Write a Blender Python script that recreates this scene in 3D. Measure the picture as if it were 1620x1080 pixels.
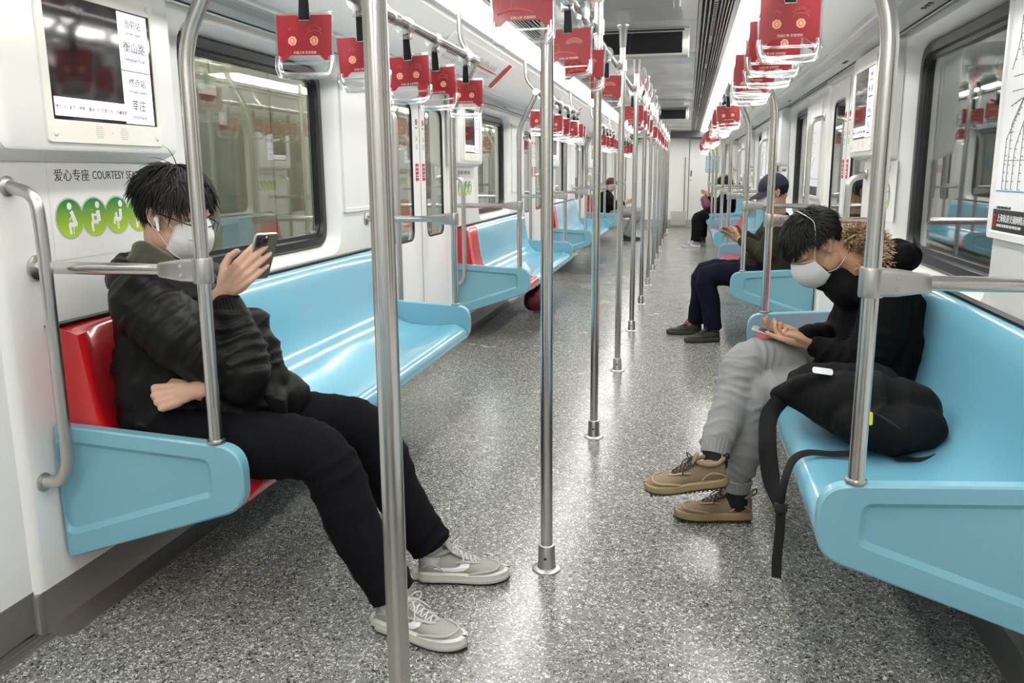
import bpy, bmesh, math, random
import numpy as np
from mathutils import Vector, Matrix, noise
random.seed(7)
PI = math.pi
D = bpy.data
for o in list(D.objects): D.objects.remove(o)
SC = bpy.context.scene
COL = SC.collection

# ------------------------------------------------------------ camera, world, exposure
FPX, PITCH, YAW, ROLL, EYE = 1326.6, .1989, .2047, -.0075, 1.25
F_ = Vector((-math.sin(YAW)*math.cos(PITCH), math.cos(YAW)*math.cos(PITCH), -math.sin(PITCH)))
R_ = Vector((math.cos(YAW), math.sin(YAW), 0)); U_ = R_.cross(F_)
R2 = R_*math.cos(ROLL)+U_*math.sin(ROLL); U2 = -R_*math.sin(ROLL)+U_*math.cos(ROLL)
cd = D.cameras.new('camera'); cam = D.objects.new('camera', cd); COL.objects.link(cam)
cam.matrix_world = Matrix(((R2.x, U2.x, -F_.x, 0), (R2.y, U2.y, -F_.y, 0), (R2.z, U2.z, -F_.z, EYE), (0, 0, 0, 1)))
cd.sensor_width = 36; cd.lens = FPX/1620*36; cd.clip_start = .05
SC.camera = cam
w = D.worlds.new('world'); SC.world = w; w.use_nodes = True
w.node_tree.nodes['Background'].inputs[0].default_value = (.55, .6, .62, 1)
w.node_tree.nodes['Background'].inputs[1].default_value = .12
SC.view_settings.view_transform = 'Standard'; SC.view_settings.look = 'None'
SC.view_settings.gamma = 1; SC.view_settings.use_curve_mapping = False
SC.view_settings.exposure = 0.27
STRIP = 14.5        # ceiling light strips

# ------------------------------------------------------------ layout
XC = -.405; HW = 1.295; POLE = .803
BENCH0, BL, PER = 1.934, 2.391, 4.185
NB = 4
BEN = [BENCH0+PER*k for k in range(-1, NB)]        # near ends, first one lies behind the camera
WA, WB = 1.83, 4.70                                 # wall piece between two doors (first bay)
END_Y = 19.6; BACK_Y = -3.2
ZC, ZB = 1.01, .556
BAYNAME = {-1: 'hindmost', 0: 'nearest', 1: 'second', 2: 'third', 3: 'farthest'}

# ------------------------------------------------------------ materials
MATS = {}
def mat(name, col, rough=.5, metal=0., coat=0., emit=0., spec=.5, trans=0., sheen=0., bump=None, sss=0.):
    if name in MATS: return MATS[name]
    m = D.materials.new(name); m.use_nodes = True
    b = m.node_tree.nodes['Principled BSDF']; I = b.inputs
    I['Base Color'].default_value = (*col, 1); I['Roughness'].default_value = rough
    I['Metallic'].default_value = metal; I['Coat Weight'].default_value = coat; I['Coat Roughness'].default_value = .08
    I['Specular IOR Level'].default_value = spec; I['Transmission Weight'].default_value = trans
    I['Sheen Weight'].default_value = sheen
    if sss:
        I['Subsurface Weight'].default_value = sss; I['Subsurface Radius'].default_value = (.01, .004, .002); I['Subsurface Scale'].default_value = .6
    if emit: I['Emission Color'].default_value = (*col, 1); I['Emission Strength'].default_value = emit
    if bump:
        sc, st = bump; nt = m.node_tree
        tc = nt.nodes.new('ShaderNodeTexCoord'); n = nt.nodes.new('ShaderNodeTexNoise'); bp = nt.nodes.new('ShaderNodeBump')
        n.inputs['Scale'].default_value = sc; n.inputs['Detail'].default_value = 5
        nt.links.new(tc.outputs['Object'], n.inputs['Vector']); nt.links.new(n.outputs['Fac'], bp.inputs['Height'])
        bp.inputs['Strength'].default_value = st; bp.inputs['Distance'].default_value = .002
        nt.links.new(bp.outputs['Normal'], I['Normal'])
    MATS[name] = m; return m

def speckle_floor():
    m = D.materials.new('speckled_vinyl'); m.use_nodes = True; nt = m.node_tree; N = nt.nodes; L = nt.links
    b = N['Principled BSDF']; tc = N.new('ShaderNodeTexCoord')
    warp = N.new('ShaderNodeTexNoise'); warp.inputs['Scale'].default_value = 55; L.new(tc.outputs['Object'], warp.inputs['Vector'])
    vm = N.new('ShaderNodeVectorMath'); vm.operation = 'MULTIPLY_ADD'
    L.new(warp.outputs['Color'], vm.inputs[0]); vm.inputs[1].default_value = (.035, .035, .0); L.new(tc.outputs['Object'], vm.inputs[2])
    def flecks(scale, size, keep):
        v = N.new('ShaderNodeTexVoronoi'); v.inputs['Scale'].default_value = scale; L.new(vm.outputs[0], v.inputs['Vector'])
        lt = N.new('ShaderNodeMath'); lt.operation = 'LESS_THAN'; L.new(v.outputs['Distance'], lt.inputs[0]); lt.inputs[1].default_value = size
        sp = N.new('ShaderNodeSeparateColor'); L.new(v.outputs['Color'], sp.inputs[0])
        gt = N.new('ShaderNodeMath'); gt.operation = 'GREATER_THAN'; L.new(sp.outputs[0], gt.inputs[0]); gt.inputs[1].default_value = keep
        mu = N.new('ShaderNodeMath'); mu.operation = 'MULTIPLY'; L.new(lt.outputs[0], mu.inputs[0]); L.new(gt.outputs[0], mu.inputs[1])
        return mu.outputs[0]
    cur = None
    base = N.new('ShaderNodeTexNoise'); base.inputs['Scale'].default_value = 90; L.new(tc.outputs['Object'], base.inputs['Vector'])
    cr = N.new('ShaderNodeValToRGB'); L.new(base.outputs['Fac'], cr.inputs[0])
    cr.color_ramp.elements[0].position = .3; cr.color_ramp.elements[0].color = (.14, .14, .13, 1)
    cr.color_ramp.elements[1].position = .7; cr.color_ramp.elements[1].color = (.25, .25, .235, 1)
    cur = cr.outputs[0]
    for sc, sz, kp, colr in ((135, .40, .42, (.035, .036, .034, 1)), (108, .33, .50, (.58, .58, .53, 1)), (165, .34, .58, (.70, .70, .65, 1))):
        mx = N.new('ShaderNodeMix'); mx.data_type = 'RGBA'; L.new(flecks(sc, sz, kp), mx.inputs[0]); L.new(cur, mx.inputs[6]); mx.inputs[7].default_value = colr
        cur = mx.outputs[2]
    L.new(cur, b.inputs['Base Color'])
    rn = N.new('ShaderNodeTexNoise'); rn.inputs['Scale'].default_value = 3; rn.inputs['Detail'].default_value = 6; L.new(tc.outputs['Object'], rn.inputs['Vector'])
    mr = N.new('ShaderNodeMapRange'); L.new(rn.outputs['Fac'], mr.inputs[0]); mr.inputs[3].default_value = .14; mr.inputs[4].default_value = .34
    L.new(mr.outputs[0], b.inputs['Roughness'])
    bp = N.new('ShaderNodeBump'); bp.inputs['Strength'].default_value = .07; bp.inputs['Distance'].default_value = .002
    L.new(rn.outputs['Fac'], bp.inputs['Height'])
    n2 = N.new('ShaderNodeTexNoise'); n2.inputs['Scale'].default_value = 14; L.new(tc.outputs['Object'], n2.inputs['Vector']); L.new(n2.outputs['Fac'], bp.inputs['Height'])
    L.new(bp.outputs[0], b.inputs['Normal']); b.inputs['Specular IOR Level'].default_value = .6
    return m

def clear_mat(name, tint, fac_min, rough=.02, ior=1.5):
    """glass and clear plastic: see-through body with a mirror skin by Fresnel"""
    m = D.materials.new(name); m.use_nodes = True; nt = m.node_tree; N = nt.nodes; L = nt.links
    N.remove(N['Principled BSDF']); out = N['Material Output']
    tr = N.new('ShaderNodeBsdfTransparent'); tr.inputs[0].default_value = (*tint, 1)
    gl = N.new('ShaderNodeBsdfGlossy'); gl.inputs['Roughness'].default_value = rough; gl.inputs[0].default_value = (.95, .97, .96, 1)
    fr = N.new('ShaderNodeFresnel'); ge = N.new('ShaderNodeNewGeometry'); mi = N.new('ShaderNodeMapRange')
    mi.inputs[3].default_value = ior; mi.inputs[4].default_value = 1/ior; L.new(ge.outputs['Backfacing'], mi.inputs[0]); L.new(mi.outputs[0], fr.inputs[0])
    ad = N.new('ShaderNodeMath'); ad.operation = 'ADD'; ad.use_clamp = True; L.new(fr.outputs[0], ad.inputs[0]); ad.inputs[1].default_value = fac_min
    mx = N.new('ShaderNodeMixShader'); L.new(ad.outputs[0], mx.inputs[0]); L.new(tr.outputs[0], mx.inputs[1]); L.new(gl.outputs[0], mx.inputs[2])
    L.new(mx.outputs[0], out.inputs[0]); return m

M_FLOOR = speckle_floor()
M_GLASS = clear_mat('tinted_window_glass', (.84, .86, .84), .05, .01)
M_CLEAR = clear_mat('clear_acrylic', (.93, .95, .95), .34, .13)
M_WALL = mat('white_gelcoat', (.80, .80, .775), .33, coat=.15)
M_DOOR = mat('door_enamel', (.78, .78, .77), .35)
M_CREAM = mat('cream_plastic', (.78, .765, .70), .4)
M_CEIL = mat('grey_ceiling', (.62, .63, .63), .22)
M_COVE = mat('cove_white', (.80, .81, .80), .25)
M_DARK = mat('dark_void', (.02, .02, .022), .6)
M_RUB = mat('black_rubber', (.012, .013, .014), .35)
M_STEEL = mat('brushed_steel', (.60, .575, .545), .24, 1.)
M_STEELD = mat('kick_plate_steel', (.30, .285, .262), .36, .7, bump=(40, .2))
M_CAST = mat('satin_cast_steel', (.56, .54, .52), .33, 1.)
M_ALU = mat('louvre_aluminium', (.62, .62, .61), .3, .9)
M_BLUE = mat('blue_seat_gelcoat', (.185, .475, .62), .22, coat=.6, bump=(260, .05))
M_BLUEP = mat('blue_panel_gelcoat', (.19, .425, .53), .36, coat=.15, bump=(300, .05))
M_RED = mat('red_seat_gelcoat', (.60, .012, .018), .2, coat=.6)
M_LIGHT = mat('lamp_diffuser', (1, .982, .935), .5, emit=STRIP)
M_BLACK = mat('black_ink', (.015, .015, .015), .5)
M_REDINK = mat('red_ink', (.50, .015, .03), .4)
M_CARD = mat('red_card', (.30, .011, .022), .32, coat=.3)
M_GOLD = mat('pale_gold_ink', (.80, .42, .27), .5)
M_WEB = mat('black_webbing', (.016, .016, .017), .6, spec=.2)
M_WHITE = mat('white_sheet', (.82, .83, .84), .4)
M_PINK = mat('rose_ink', (.55, .10, .10), .5)

# ------------------------------------------------------------ mesh helpers
def V(*a): return Vector(a)
def newbm(): return bmesh.new()
def finish(bm, name, m, parent=None, smooth=True, angle=40, loc=None):
    bmesh.ops.remove_doubles(bm, verts=bm.verts, dist=1e-6)
    bmesh.ops.recalc_face_normals(bm, faces=bm.faces)
    me = D.meshes.new(name); bm.to_mesh(me); bm.free()
    for mm in (m if isinstance(m, (list, tuple)) else [m]): me.materials.append(mm)
    if smooth:
        me.polygons.foreach_set('use_smooth', [True]*len(me.polygons)); me.set_sharp_from_angle(angle=math.radians(angle))
    return link(name, me, parent, loc)
def link(name, me, parent=None, loc=None):
    o = D.objects.new(name, me); COL.objects.link(o)
    if parent: o.parent = parent
    if loc is not None: o.location = loc
    return o
def tag(o, label, cat, group=None):
    o['label'] = label; o['category'] = cat
    if group: o['group'] = group
    return o
def struct(o): o['kind'] = 'structure'; return o
def empty(name, loc=(0, 0, 0), rz=0):
    o = D.objects.new(name, None); COL.objects.link(o); o.location = loc; o.rotation_euler = (0, 0, rz); o.empty_display_size = .05
    return o
def copy_tree(o, parent=None):
    c = o.copy(); COL.objects.link(c)
    if parent: c.parent = parent
    for ch in list(o.children): copy_tree(ch, c)
    return c
def box(bm, x0, x1, y0, y1, z0, z1, bev=0, mtx=None, seg=2):
    b = bmesh.new(); bmesh.ops.create_cube(b, size=1)
    for v in b.verts: v.co = V((x0+x1)/2+v.co.x*(x1-x0), (y0+y1)/2+v.co.y*(y1-y0), (z0+z1)/2+v.co.z*(z1-z0))
    if bev: bmesh.ops.bevel(b, geom=b.edges[:], offset=bev, segments=seg, affect='EDGES', profile=.5)
    merge(bm, b, mtx)
def merge(bm, b, mtx=None):
    if mtx is not None: b.transform(mtx)
    vs = [bm.verts.new(v.co) for v in b.verts]; b.verts.index_update()
    for f in b.faces:
        try:
            nf = bm.faces.new([vs[v.index] for v in f.verts]); nf.material_index = f.material_index
        except ValueError: pass
    b.free()
def loft(bm, loops, cap0=True, cap1=True, closed=True, mi=0):
    rows = [[bm.verts.new(p) for p in lp] for lp in loops]
    n = len(rows[0])
    for a, b in zip(rows[:-1], rows[1:]):
        for i in range(n if closed else n-1):
            j = (i+1) % n
            try: bm.faces.new((a[i], a[j], b[j], b[i])).material_index = mi
            except ValueError: pass
    if cap0:
        try: bm.faces.new(rows[0][::-1]).material_index = mi
        except ValueError: pass
    if cap1:
        try: bm.faces.new(rows[-1]).material_index = mi
        except ValueError: pass
    return rows
def smooth_path(pts, n=6):
    """Catmull-Rom through points"""
    P = [Vector(p) for p in pts]
    if len(P) < 3: return P
    Q = [P[0]*2-P[1]]+P+[P[-1]*2-P[-2]]; out = []
    for i in range(1, len(Q)-2):
        for k in range(n):
            t = k/n; a, b, c, d = Q[i-1], Q[i], Q[i+1], Q[i+2]
            out.append(.5*((2*b)+(c-a)*t+(2*a-5*b+4*c-d)*t*t+(3*b-a-3*c+d)*t**3))
    out.append(P[-1]); return out
def fillet(pts, r, n=6):
    """round the corners of a polyline"""
    P = [Vector(p) for p in pts]; out = [P[0]]
    for i in range(1, len(P)-1):
        a = (P[i-1]-P[i]); b = (P[i+1]-P[i]); d = min(r, a.length*.49, b.length*.49)
        p0 = P[i]+a.normalized()*d; p1 = P[i]+b.normalized()*d
        for k in range(n+1):
            t = k/n; out.append(p0*(1-t)**2+P[i]*2*t*(1-t)+p1*t*t)
    out.append(P[-1]); return out
def sweep(bm, pts, rad, n=12, flat=1., up=None, dome=False, caps=True):
    """tube along a polyline; rad number or list; flat squeezes the section in the up direction"""
    P = [Vector(p) for p in pts]; R = rad if isinstance(rad, (list, tuple)) else [rad]*len(P)
    T = []
    for i in range(len(P)):
        t = P[min(i+1, len(P)-1)]-P[max(i-1, 0)]
        T.append(t.normalized() if t.length > 1e-9 else V(0, 0, 1))
    u = Vector(up) if up is not None else (V(0, 0, 1) if abs(T[0].z) < .9 else V(1, 0, 0))
    loops = []
    for i, (p, t) in enumerate(zip(P, T)):
        a = u-t*u.dot(t)
        if a.length < 1e-6: a = t.orthogonal()
        a.normalize(); b = t.cross(a)
        if up is None: u = a
        loops.append((p, t, a, b, R[i]))
    rings = []
    def ring(p, a, b, r): return [p+a*math.cos(2*PI*k/n)*r*flat+b*math.sin(2*PI*k/n)*r for k in range(n)]
    if dome:
        p, t, a, b, r = loops[0]
        for q in (85, 60, 30): rings.append(ring(p-t*r*math.sin(math.radians(q)), a, b, r*math.cos(math.radians(q))))
    for p, t, a, b, r in loops: rings.append(ring(p, a, b, r))
    if dome:
        p, t, a, b, r = loops[-1]
        for q in (30, 60, 85): rings.append(ring(p+t*r*math.sin(math.radians(q)), a, b, r*math.cos(math.radians(q))))
    loft(bm, rings, caps, caps)
def lathe(bm, prof, n=24, mtx=None):
    b = bmesh.new(); loft(b, [[V(r*math.cos(2*PI*k/n), r*math.sin(2*PI*k/n), z) for k in range(n)] for r, z in prof])
    merge(bm, b, mtx)
def rpoly(pts, radii, seg=6):
    """2D polygon with rounded corners, seg+1 points at each corner"""
    n = len(pts); out = []
    if not isinstance(radii, (list, tuple)): radii = [radii]*n
    for i in range(n):
        p = Vector(pts[i]).to_2d(); a = Vector(pts[i-1]).to_2d()-p; b = Vector(pts[(i+1) % n]).to_2d()-p
        half = a.angle(b)/2; d = min(radii[i]/math.tan(half), a.length*.49, b.length*.49)
        p0 = p+a.normalized()*d; p1 = p+b.normalized()*d
        for k in range(seg+1):
            t = k/seg; out.append(p0*(1-t)**2+p*2*t*(1-t)+p1*t*t)
    return out
def rrect(y0, y1, z0, z1, r, seg=6): return rpoly([(y0, z0), (y1, z0), (y1, z1), (y0, z1)], r, seg)
def prism(bm, poly, fn, d0, d1, mi=0):
    """extrude 2D outline: fn(a,b,d)->Vector"""
    loft(bm, [[fn(p[0], p[1], d) for p in poly] for d in (d0, d1)], mi=mi)
def ellipsoid(bm, c, r, mtx=None, seg=16):
    b = bmesh.new(); bmesh.ops.create_uvsphere(b, u_segments=seg, v_segments=max(6, seg*2//3), radius=1)
    m = Matrix.Translation(c) @ Matrix.Diagonal((*r, 1))
    b.transform(m); merge(bm, b, mtx)
def text_bm(bm, s, size, mtx, align='LEFT', depth=0.0004):
    """lettering as mesh; local x right, y up; mtx places it"""
    cu = D.curves.new('t', 'FONT'); cu.body = s; cu.size = size; cu.align_x = align; cu.extrude = depth; cu.resolution_u = 3
    o = D.objects.new('t', cu); COL.objects.link(o)
    bpy.context.view_layer.update()
    me = D.meshes.new_from_object(o.evaluated_get(bpy.context.evaluated_depsgraph_get()))
    b = bmesh.new(); b.from_mesh(me); D.objects.remove(o); D.meshes.remove(me); D.curves.remove(cu)
    merge(bm, b, mtx)
def frame(o, x, y):
    """matrix with origin o, x axis, y axis (made orthogonal)"""
    x = Vector(x).normalized(); y = Vector(y); y = (y-x*y.dot(x)).normalized(); z = x.cross(y)
    return Matrix(((x.x, y.x, z.x, o[0]), (x.y, y.y, z.y, o[1]), (x.z, y.z, z.z, o[2]), (0, 0, 0, 1)))
def wallframe(s, y, z, lift=.001, u=HW):
    """lettering plane on a side wall, read from inside the car"""
    return frame((XC+s*(u-lift), y, z), (0, 1, 0) if s < 0 else (0, -1, 0), (0, 0, 1))

# ============================================================ SETTING
Y0, Y1 = BACK_Y, END_Y
bm = newbm(); box(bm, XC-1.45, XC+1.45, Y0, Y1, -.06, 0)
struct(finish(bm, 'floor', M_FLOOR, smooth=False))

# ceiling centre panels with joints
bm = newbm()
y = Y0
while y < Y1:
    box(bm, XC-.43, XC+.43, y+.003, min(y+1.395, Y1)-.003, 2.10, 2.13, .004)
    y += 1.395
box(bm, XC-.45, XC+.45, Y0, Y1, 2.131, 2.15)
struct(finish(bm, 'ceiling', M_CEIL))
bm = newbm(); box(bm, XC-1.5, XC+1.5, Y0, Y1, 2.22, 2.26)
struct(finish(bm, 'ceiling', M_DARK, smooth=False))
for i, s in enumerate((-1, 1)):
    # louvre strip: dark slot, fins, a perforated fin
    t = empty('trim_%d' % (i+1)); struct(t)
    bm = newbm(); box(bm, XC+s*.435 if s > 0 else XC-.625, XC+.625 if s > 0 else XC-.435, Y0, Y1, 2.135, 2.15)
    finish(bm, 'slot_back', M_DARK, t, smooth=False)
    bm = newbm()
    for k, (a, b_) in enumerate([(.432, .447), (.462, .470), (.485, .493), (.508, .528), (.543, .549), (.560, .566), (.577, .583), (.594, .600), (.608, .64)]):
        x0, x1 = sorted((XC+s*a, XC+s*b_)); box(bm, x0, x1, Y0, Y1, 2.094, 2.136)
    finish(bm, 'louvre_fin', M_ALU, t, smooth=False)
    bm = newbm(); y = 2.0
    while y < 14:
        x0, x1 = sorted((XC+s*.512, XC+s*.524)); box(bm, x0, x1, y, y+.03, 2.0925, 2.0935); y += .06
        if int(y/.06) % 24 == 0: y += .3
    finish(bm, 'vent_hole', M_DARK, t, smooth=False)
    # light strip
    bm = newbm(); pr = [(.642, 2.100), (.80, 2.060), (.80, 2.075), (.642, 2.115)]
    loft(bm, [[V(XC+s*u, yy, z) for u, z in pr] for yy in (Y0, Y1-.4)])
    tag(finish(bm, 'ceiling_light', M_LIGHT, smooth=False), 'continuous glowing light strip along the %s of the ceiling' % ('left' if s < 0 else 'right'), 'ceiling light', 'ceiling light strips')
    # cove and vent shelf
    pr = [(.80, 2.055), (.835, 2.052), (.84, 2.035)]
    c = [(.84, 2.035), (.90, 1.985), (.96, 1.925), (1.01, 1.875), (1.045, 1.842), (1.06, 1.832)]
    pr = pr+c[1:]+[(1.085, 1.832), (1.09, 1.822), (1.255, 1.812), (1.262, 1.806)]
    back = [(u+.02, z+.02) for u, z in pr][::-1]
    bm = newbm(); loft(bm, [[V(XC+s*u, yy, z) for u, z in pr+back] for yy in (Y0, Y1)])
    struct(finish(bm, 'trim_%d' % (i+3), M_COVE, angle=25))
    # little vents and grooves on the shelf
    bm = newbm()
    for q in range(5):
        x0, x1 = sorted((XC+s*(1.12+.012*q), XC+s*(1.122+.012*q))); box(bm, x0, x1, Y0, Y1, 1.8195-.00072*q, 1.830)
    struct(finish(bm, 'trim_%d' % (i+5), mat('groove_grey', (.30, .30, .30), .5), smooth=False))
    bm = newbm()
    x0, x1 = sorted((XC+s*1.252, XC+s*1.262)); box(bm, x0, x1, Y0, Y1, 1.8085, 1.815)
    for k in range(-1, 4):
        for yy in (3.3, 4.9):
            for q in range(3):
                x0, x1 = sorted((XC+s*1.200, XC+s*1.218)); box(bm, x0, x1, yy+PER*k+q*.045, yy+PER*k+q*.045+.02, 1.813, 1.8155)
    struct(finish(bm, 'trim_%d' % (i+9), M_DARK, smooth=False))

# side walls with window openings, kick plates
WIN = {-1: (2.74, 3.92, .915, 1.73), 1: (2.80, 3.94, .885, 1.74)}
def wall_piece(bm, s, ya, yb, win):
    X = lambda u: XC+s*u
    zt, zb = 1.815, .125
    o = rpoly([(ya, zb), (yb, zb), (yb, zt), (ya, zt)], .0008)
    y0, y1, z0, z1 = win
    h0 = rrect(y0-.07, y1+.07, z0-.055, z1+.05, .14); h1 = rrect(y0-.052, y1+.052, z0-.04, z1+.035, .12); h2 = rrect(y0-.012, y1+.012, z0-.012, z1+.012, .10)
    loft(bm, [[V(X(u), p[0], p[1]) for p in lp] for u, lp in ((HW, o), (HW, h0), (HW+.012, h1), (HW+.075, h2), (HW+.11, h2))], False, False)
    # rounded returns into the doorways
    for ye, d in ((ya, -1), (yb, 1)):
        pr = [(HW, ye)]+[(HW+.03*(1-math.cos(a*PI/12)), ye+d*.03*math.sin(a*PI/12)) for a in range(1, 7)]+[(HW+.14, ye+d*.03)]
        loft(bm, [[V(X(u), yy, z) for u, yy in pr] for z in (zb, zt)], False, False, closed=False)
def kick(bm, s, ya, yb):
    pr = [(HW+.006, .127), (HW-.001, .127), (HW-.001, .045), (HW-.008, .022), (HW-.03, .006), (HW-.05, .003), (HW-.05, 0), (HW+.1, 0), (HW+.1, .127)]
    loft(bm, [[V(XC+s*u, yy, z) for u, z in pr] for yy in (ya-.012, yb+.012)])
    for ye, d in ((ya, -1), (yb, 1)):
        x0, x1 = sorted((XC+s*(HW-.0), XC+s*(HW+.13))); box(bm, x0, x1, min(ye, ye+d*.034), max(ye, ye+d*.034), .0, .126, .012)
    # joint line clips and floor strip
    x0, x1 = sorted((XC+s*(HW-.075), XC+s*(HW-.05))); box(bm, x0, x1, ya, yb, 0, .003)
for s, nm in ((-1, 'left'), (1, 'right')):
    bm = newbm(); bk = newbm()
    for k in range(-1, NB):
        ya, yb = WA+PER*k, WB+PER*k
        if k == -1: ya = Y0
        y0, y1, z0, z1 = WIN[s]
        if k == -1: wall_piece(bm, s, ya, yb, (y0-PER+.6, y1-PER, z0, z1))
        else: wall_piece(bm, s, ya, yb, (y0+PER*k, y1+PER*k, z0, z1))
        kick(bk, s, ya, yb)
    yl = WB+PER*(NB-1)+1.33
    o = [(yl, .125), (Y1, .125), (Y1, 1.815), (yl, 1.815)]
    loft(bm, [[V(XC+s*u, p[0], p[1]) for p in o] for u in (HW, HW+.1)])
    kick(bk, s, yl, Y1)
    # header over the doors
    for k in range(-1, NB):
        ya, yb = WB+PER*k, WB+PER*k+1.33
        x0, x1 = sorted((XC+s*(HW-.01), XC+s*(HW+.14))); box(bm, x0, x1, ya-.03, yb+.03, 1.79, 1.83)
    struct(finish(bm, 'wall_'+nm, M_WALL, angle=35))
    struct(finish(bk, 'baseboard_'+nm, M_STEELD, angle=35))
# windows
wn = 0
for s in (-1, 1):
    for k in range(-1, NB):
        wn += 1; t = struct(empty('window_%d' % wn, (XC+s*HW, 3.33+PER*k, 1.32)))
        y0, y1, z0, z1 = [v-3.33 for v in WIN[s][:2]]+[v-1.32 for v in WIN[s][2:]]
        if k == -1: y0 += .6
        bm = newbm()
        lo = [(.062, rrect(y0-.016, y1+.016, z0-.016, z1+.016, .10)), (.050, rrect(y0-.006, y1+.006, z0-.006, z1+.006, .095)),
              (.050, rrect(y0+.028, y1-.028, z0+.028, z1-.028, .075)), (.066, rrect(y0+.034, y1-.034, z0+.034, z1-.034, .07)),
              (.066, rrect(y0+.05, y1-.05, z0+.05, z1-.05, .06)), (.095, rrect(y0+.052, y1-.052, z0+.052, z1-.052, .06)), (.095, rrect(y0-.016, y1+.016, z0-.016, z1+.016, .10))]
        loft(bm, [[V(s*u, p[0], p[1]) for p in lp] for u, lp in lo], False, False)
        finish(bm, 'window_seal', M_RUB, t, angle=30)
        bm = newbm(); lp = rrect(y0+.045, y1-.045, z0+.045, z1-.045, .06)
        loft(bm, [[V(s*u, p[0], p[1]) for p in lp] for u in (.074, .080)])
        finish(bm, 'window_glass', M_GLASS, t, angle=30)

# doors: two leaves each, glass, stickers
def door_leaf(s, d):
    """leaf from y=0 (meeting edge) to y=d*.655"""
    W = .642; z0, z1 = .02, 1.79; sg = d
    t = D.objects.new('door_leaf', None)
    bm = newbm(); gy0, gy1 = .135, .545
    out = rpoly([(.010, z0), (W, z0), (W, z1), (.010, z1)], .0008)
    h0 = rrect(gy0-.02, gy1+.02, .80, 1.70, .09); h1 = rrect(gy0, gy1, .82, 1.68, .08)
    fn = lambda u, p: V(s*u, sg*p[0], p[1])
    loft(bm, [[fn(u, p) for p in lp] for u, lp in ((.04, out), (0, out), (0, h0), (.006, h1), (.04, h1))], False, False)
    return bm
def make_door(s):
    t = empty('door_1')
    for d in (-1, 1):
        bm = door_leaf(s, d); lf = finish(bm, 'door_leaf', M_DOOR, t, angle=30)
        bm = newbm(); l0 = rrect(.135, .545, .82, 1.68, .08); l1 = rrect(.147, .533, .832, 1.668, .07)
        loft(bm, [[V(s*u, d*p[0], p[1]) for p in lp] for u, lp in ((.004, l0), (.004, l1), (.02, l1), (.02, l0))], False, False)
        finish(bm, 'window_seal', M_RUB, lf, angle=30)
        bm = newbm(); loft(bm, [[V(s*u, d*p[0], p[1]) for p in l1] for u in (.010, .016)])
        finish(bm, 'door_glass', M_GLASS, lf, angle=30)
        # kick plate
        bm = newbm(); y0, y1 = sorted((d*.01, d*.65)); x0, x1 = sorted((-s*.002, s*.004)); box(bm, x0, x1, y0, y1, .022, .135)
        finish(bm, 'kick_plate', M_STEELD, lf, smooth=False)
        # stickers on the meeting stile
        yc = d*.070
        bm = newbm(); x0, x1 = sorted((0, -s*.0015)); box(bm, x0, x1, yc-.022, yc+.022, 1.36, 1.64); finish(bm, 'notice_strip', M_WHITE, lf, smooth=False)['label'] = 'narrow white notice with ban ring and warning triangle'
        fr = frame((-s*.002, yc, 1.57), (0, 1, 0) if s < 0 else (0, -1, 0), (0, 0, 1))
        bm = newbm(); pts = [fr @ V(.017*math.cos(a*PI/12), .017*math.sin(a*PI/12), 0) for a in range(25)]
        sweep(bm, pts, .0024, 6); sweep(bm, [fr @ V(-.012, .012, 0), fr @ V(.012, -.012, 0)], .002, 6)
        finish(bm, 'ban_ring', M_REDINK, lf)
        bm = newbm(); loft(bm, [[fr @ V(a, b, z) for a, b in ((-.017, -.12), (.017, -.12), (0, -.085))] for z in (0, .001)])
        finish(bm, 'warning_triangle', mat('yellow_ink', (.75, .55, .02), .4), lf, smooth=False)
        bm = newbm(); text_bm(bm, '!', .03, fr @ Matrix.Translation((-.004, -.116, .0012)))
        for q in range(3): box(bm, -.014, .014, -.145-.012*q, -.141-.012*q, 0, .001, mtx=fr)
        text_bm(bm, '禁止倚靠', .0085, fr @ Matrix.Translation((-.017, -.04, 0)))
        finish(bm, 'notice_lettering', M_BLACK, lf, smooth=False)
        bm = newbm(); x0, x1 = sorted((0, -s*.0018)); box(bm, x0, x1, yc-.030, yc+.030, 1.20, 1.31); finish(bm, 'red_notice', M_REDINK, lf, smooth=False)['label'] = 'dark red square notice'
        bm = newbm(); fr = frame((-s*.0022, yc, 1.29), (0, 1, 0) if s < 0 else (0, -1, 0), (0, 0, 1))
        text_bm(bm, '灯闪铃响', .0125, fr @ Matrix.Translation((-.025, -.008, 0))); text_bm(bm, '请勿上下', .0125, fr @ Matrix.Translation((-.025, -.032, 0)))
        for q in range(2): box(bm, -.024, .024, -.055-.014*q, -.050-.014*q, 0, .0008, mtx=fr)
        finish(bm, 'notice_lettering', M_WHITE, lf, smooth=False)
    bm = newbm(); x0, x1 = sorted((.006*s, .03*s)); box(bm, x0, x1, -.0098, .0098, .02, 1.79); finish(bm, 'rubber_seal', M_RUB, t, smooth=False)
    # threshold
    bm = newbm(); x0, x1 = sorted((s*.12, -s*.045)); box(bm, x0, x1, -.665, .665, 0.0, .006, .002)
    for q in range(4): x0, x1 = sorted((-s*(.035-.02*q), -s*(.030-.02*q))); box(bm, x0, x1, -.65, .65, .005, .0085)
    finish(bm, 'threshold', M_CAST, t, angle=30)
    # dark gaps beside the leaves
    bm = newbm()
    for d in (-1, 1):
        y0, y1 = sorted((d*.6425, d*.70)); x0, x1 = sorted((s*.010, s*.05)); box(bm, x0, x1, y0, y1, .0, 1.80)
    finish(bm, 'jamb_gap', M_RUB, t, smooth=False)
    return t
dn = 0
for s in (-1, 1):
    proto = make_door(s)
    for k in range(-1, NB):
        dn += 1; t = proto if k == -1 else copy_tree(proto)
        t.name = 'door_%d' % dn; t.location = (XC+s*(HW+.018), WB+.665+PER*k, 0); struct(t)

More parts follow.
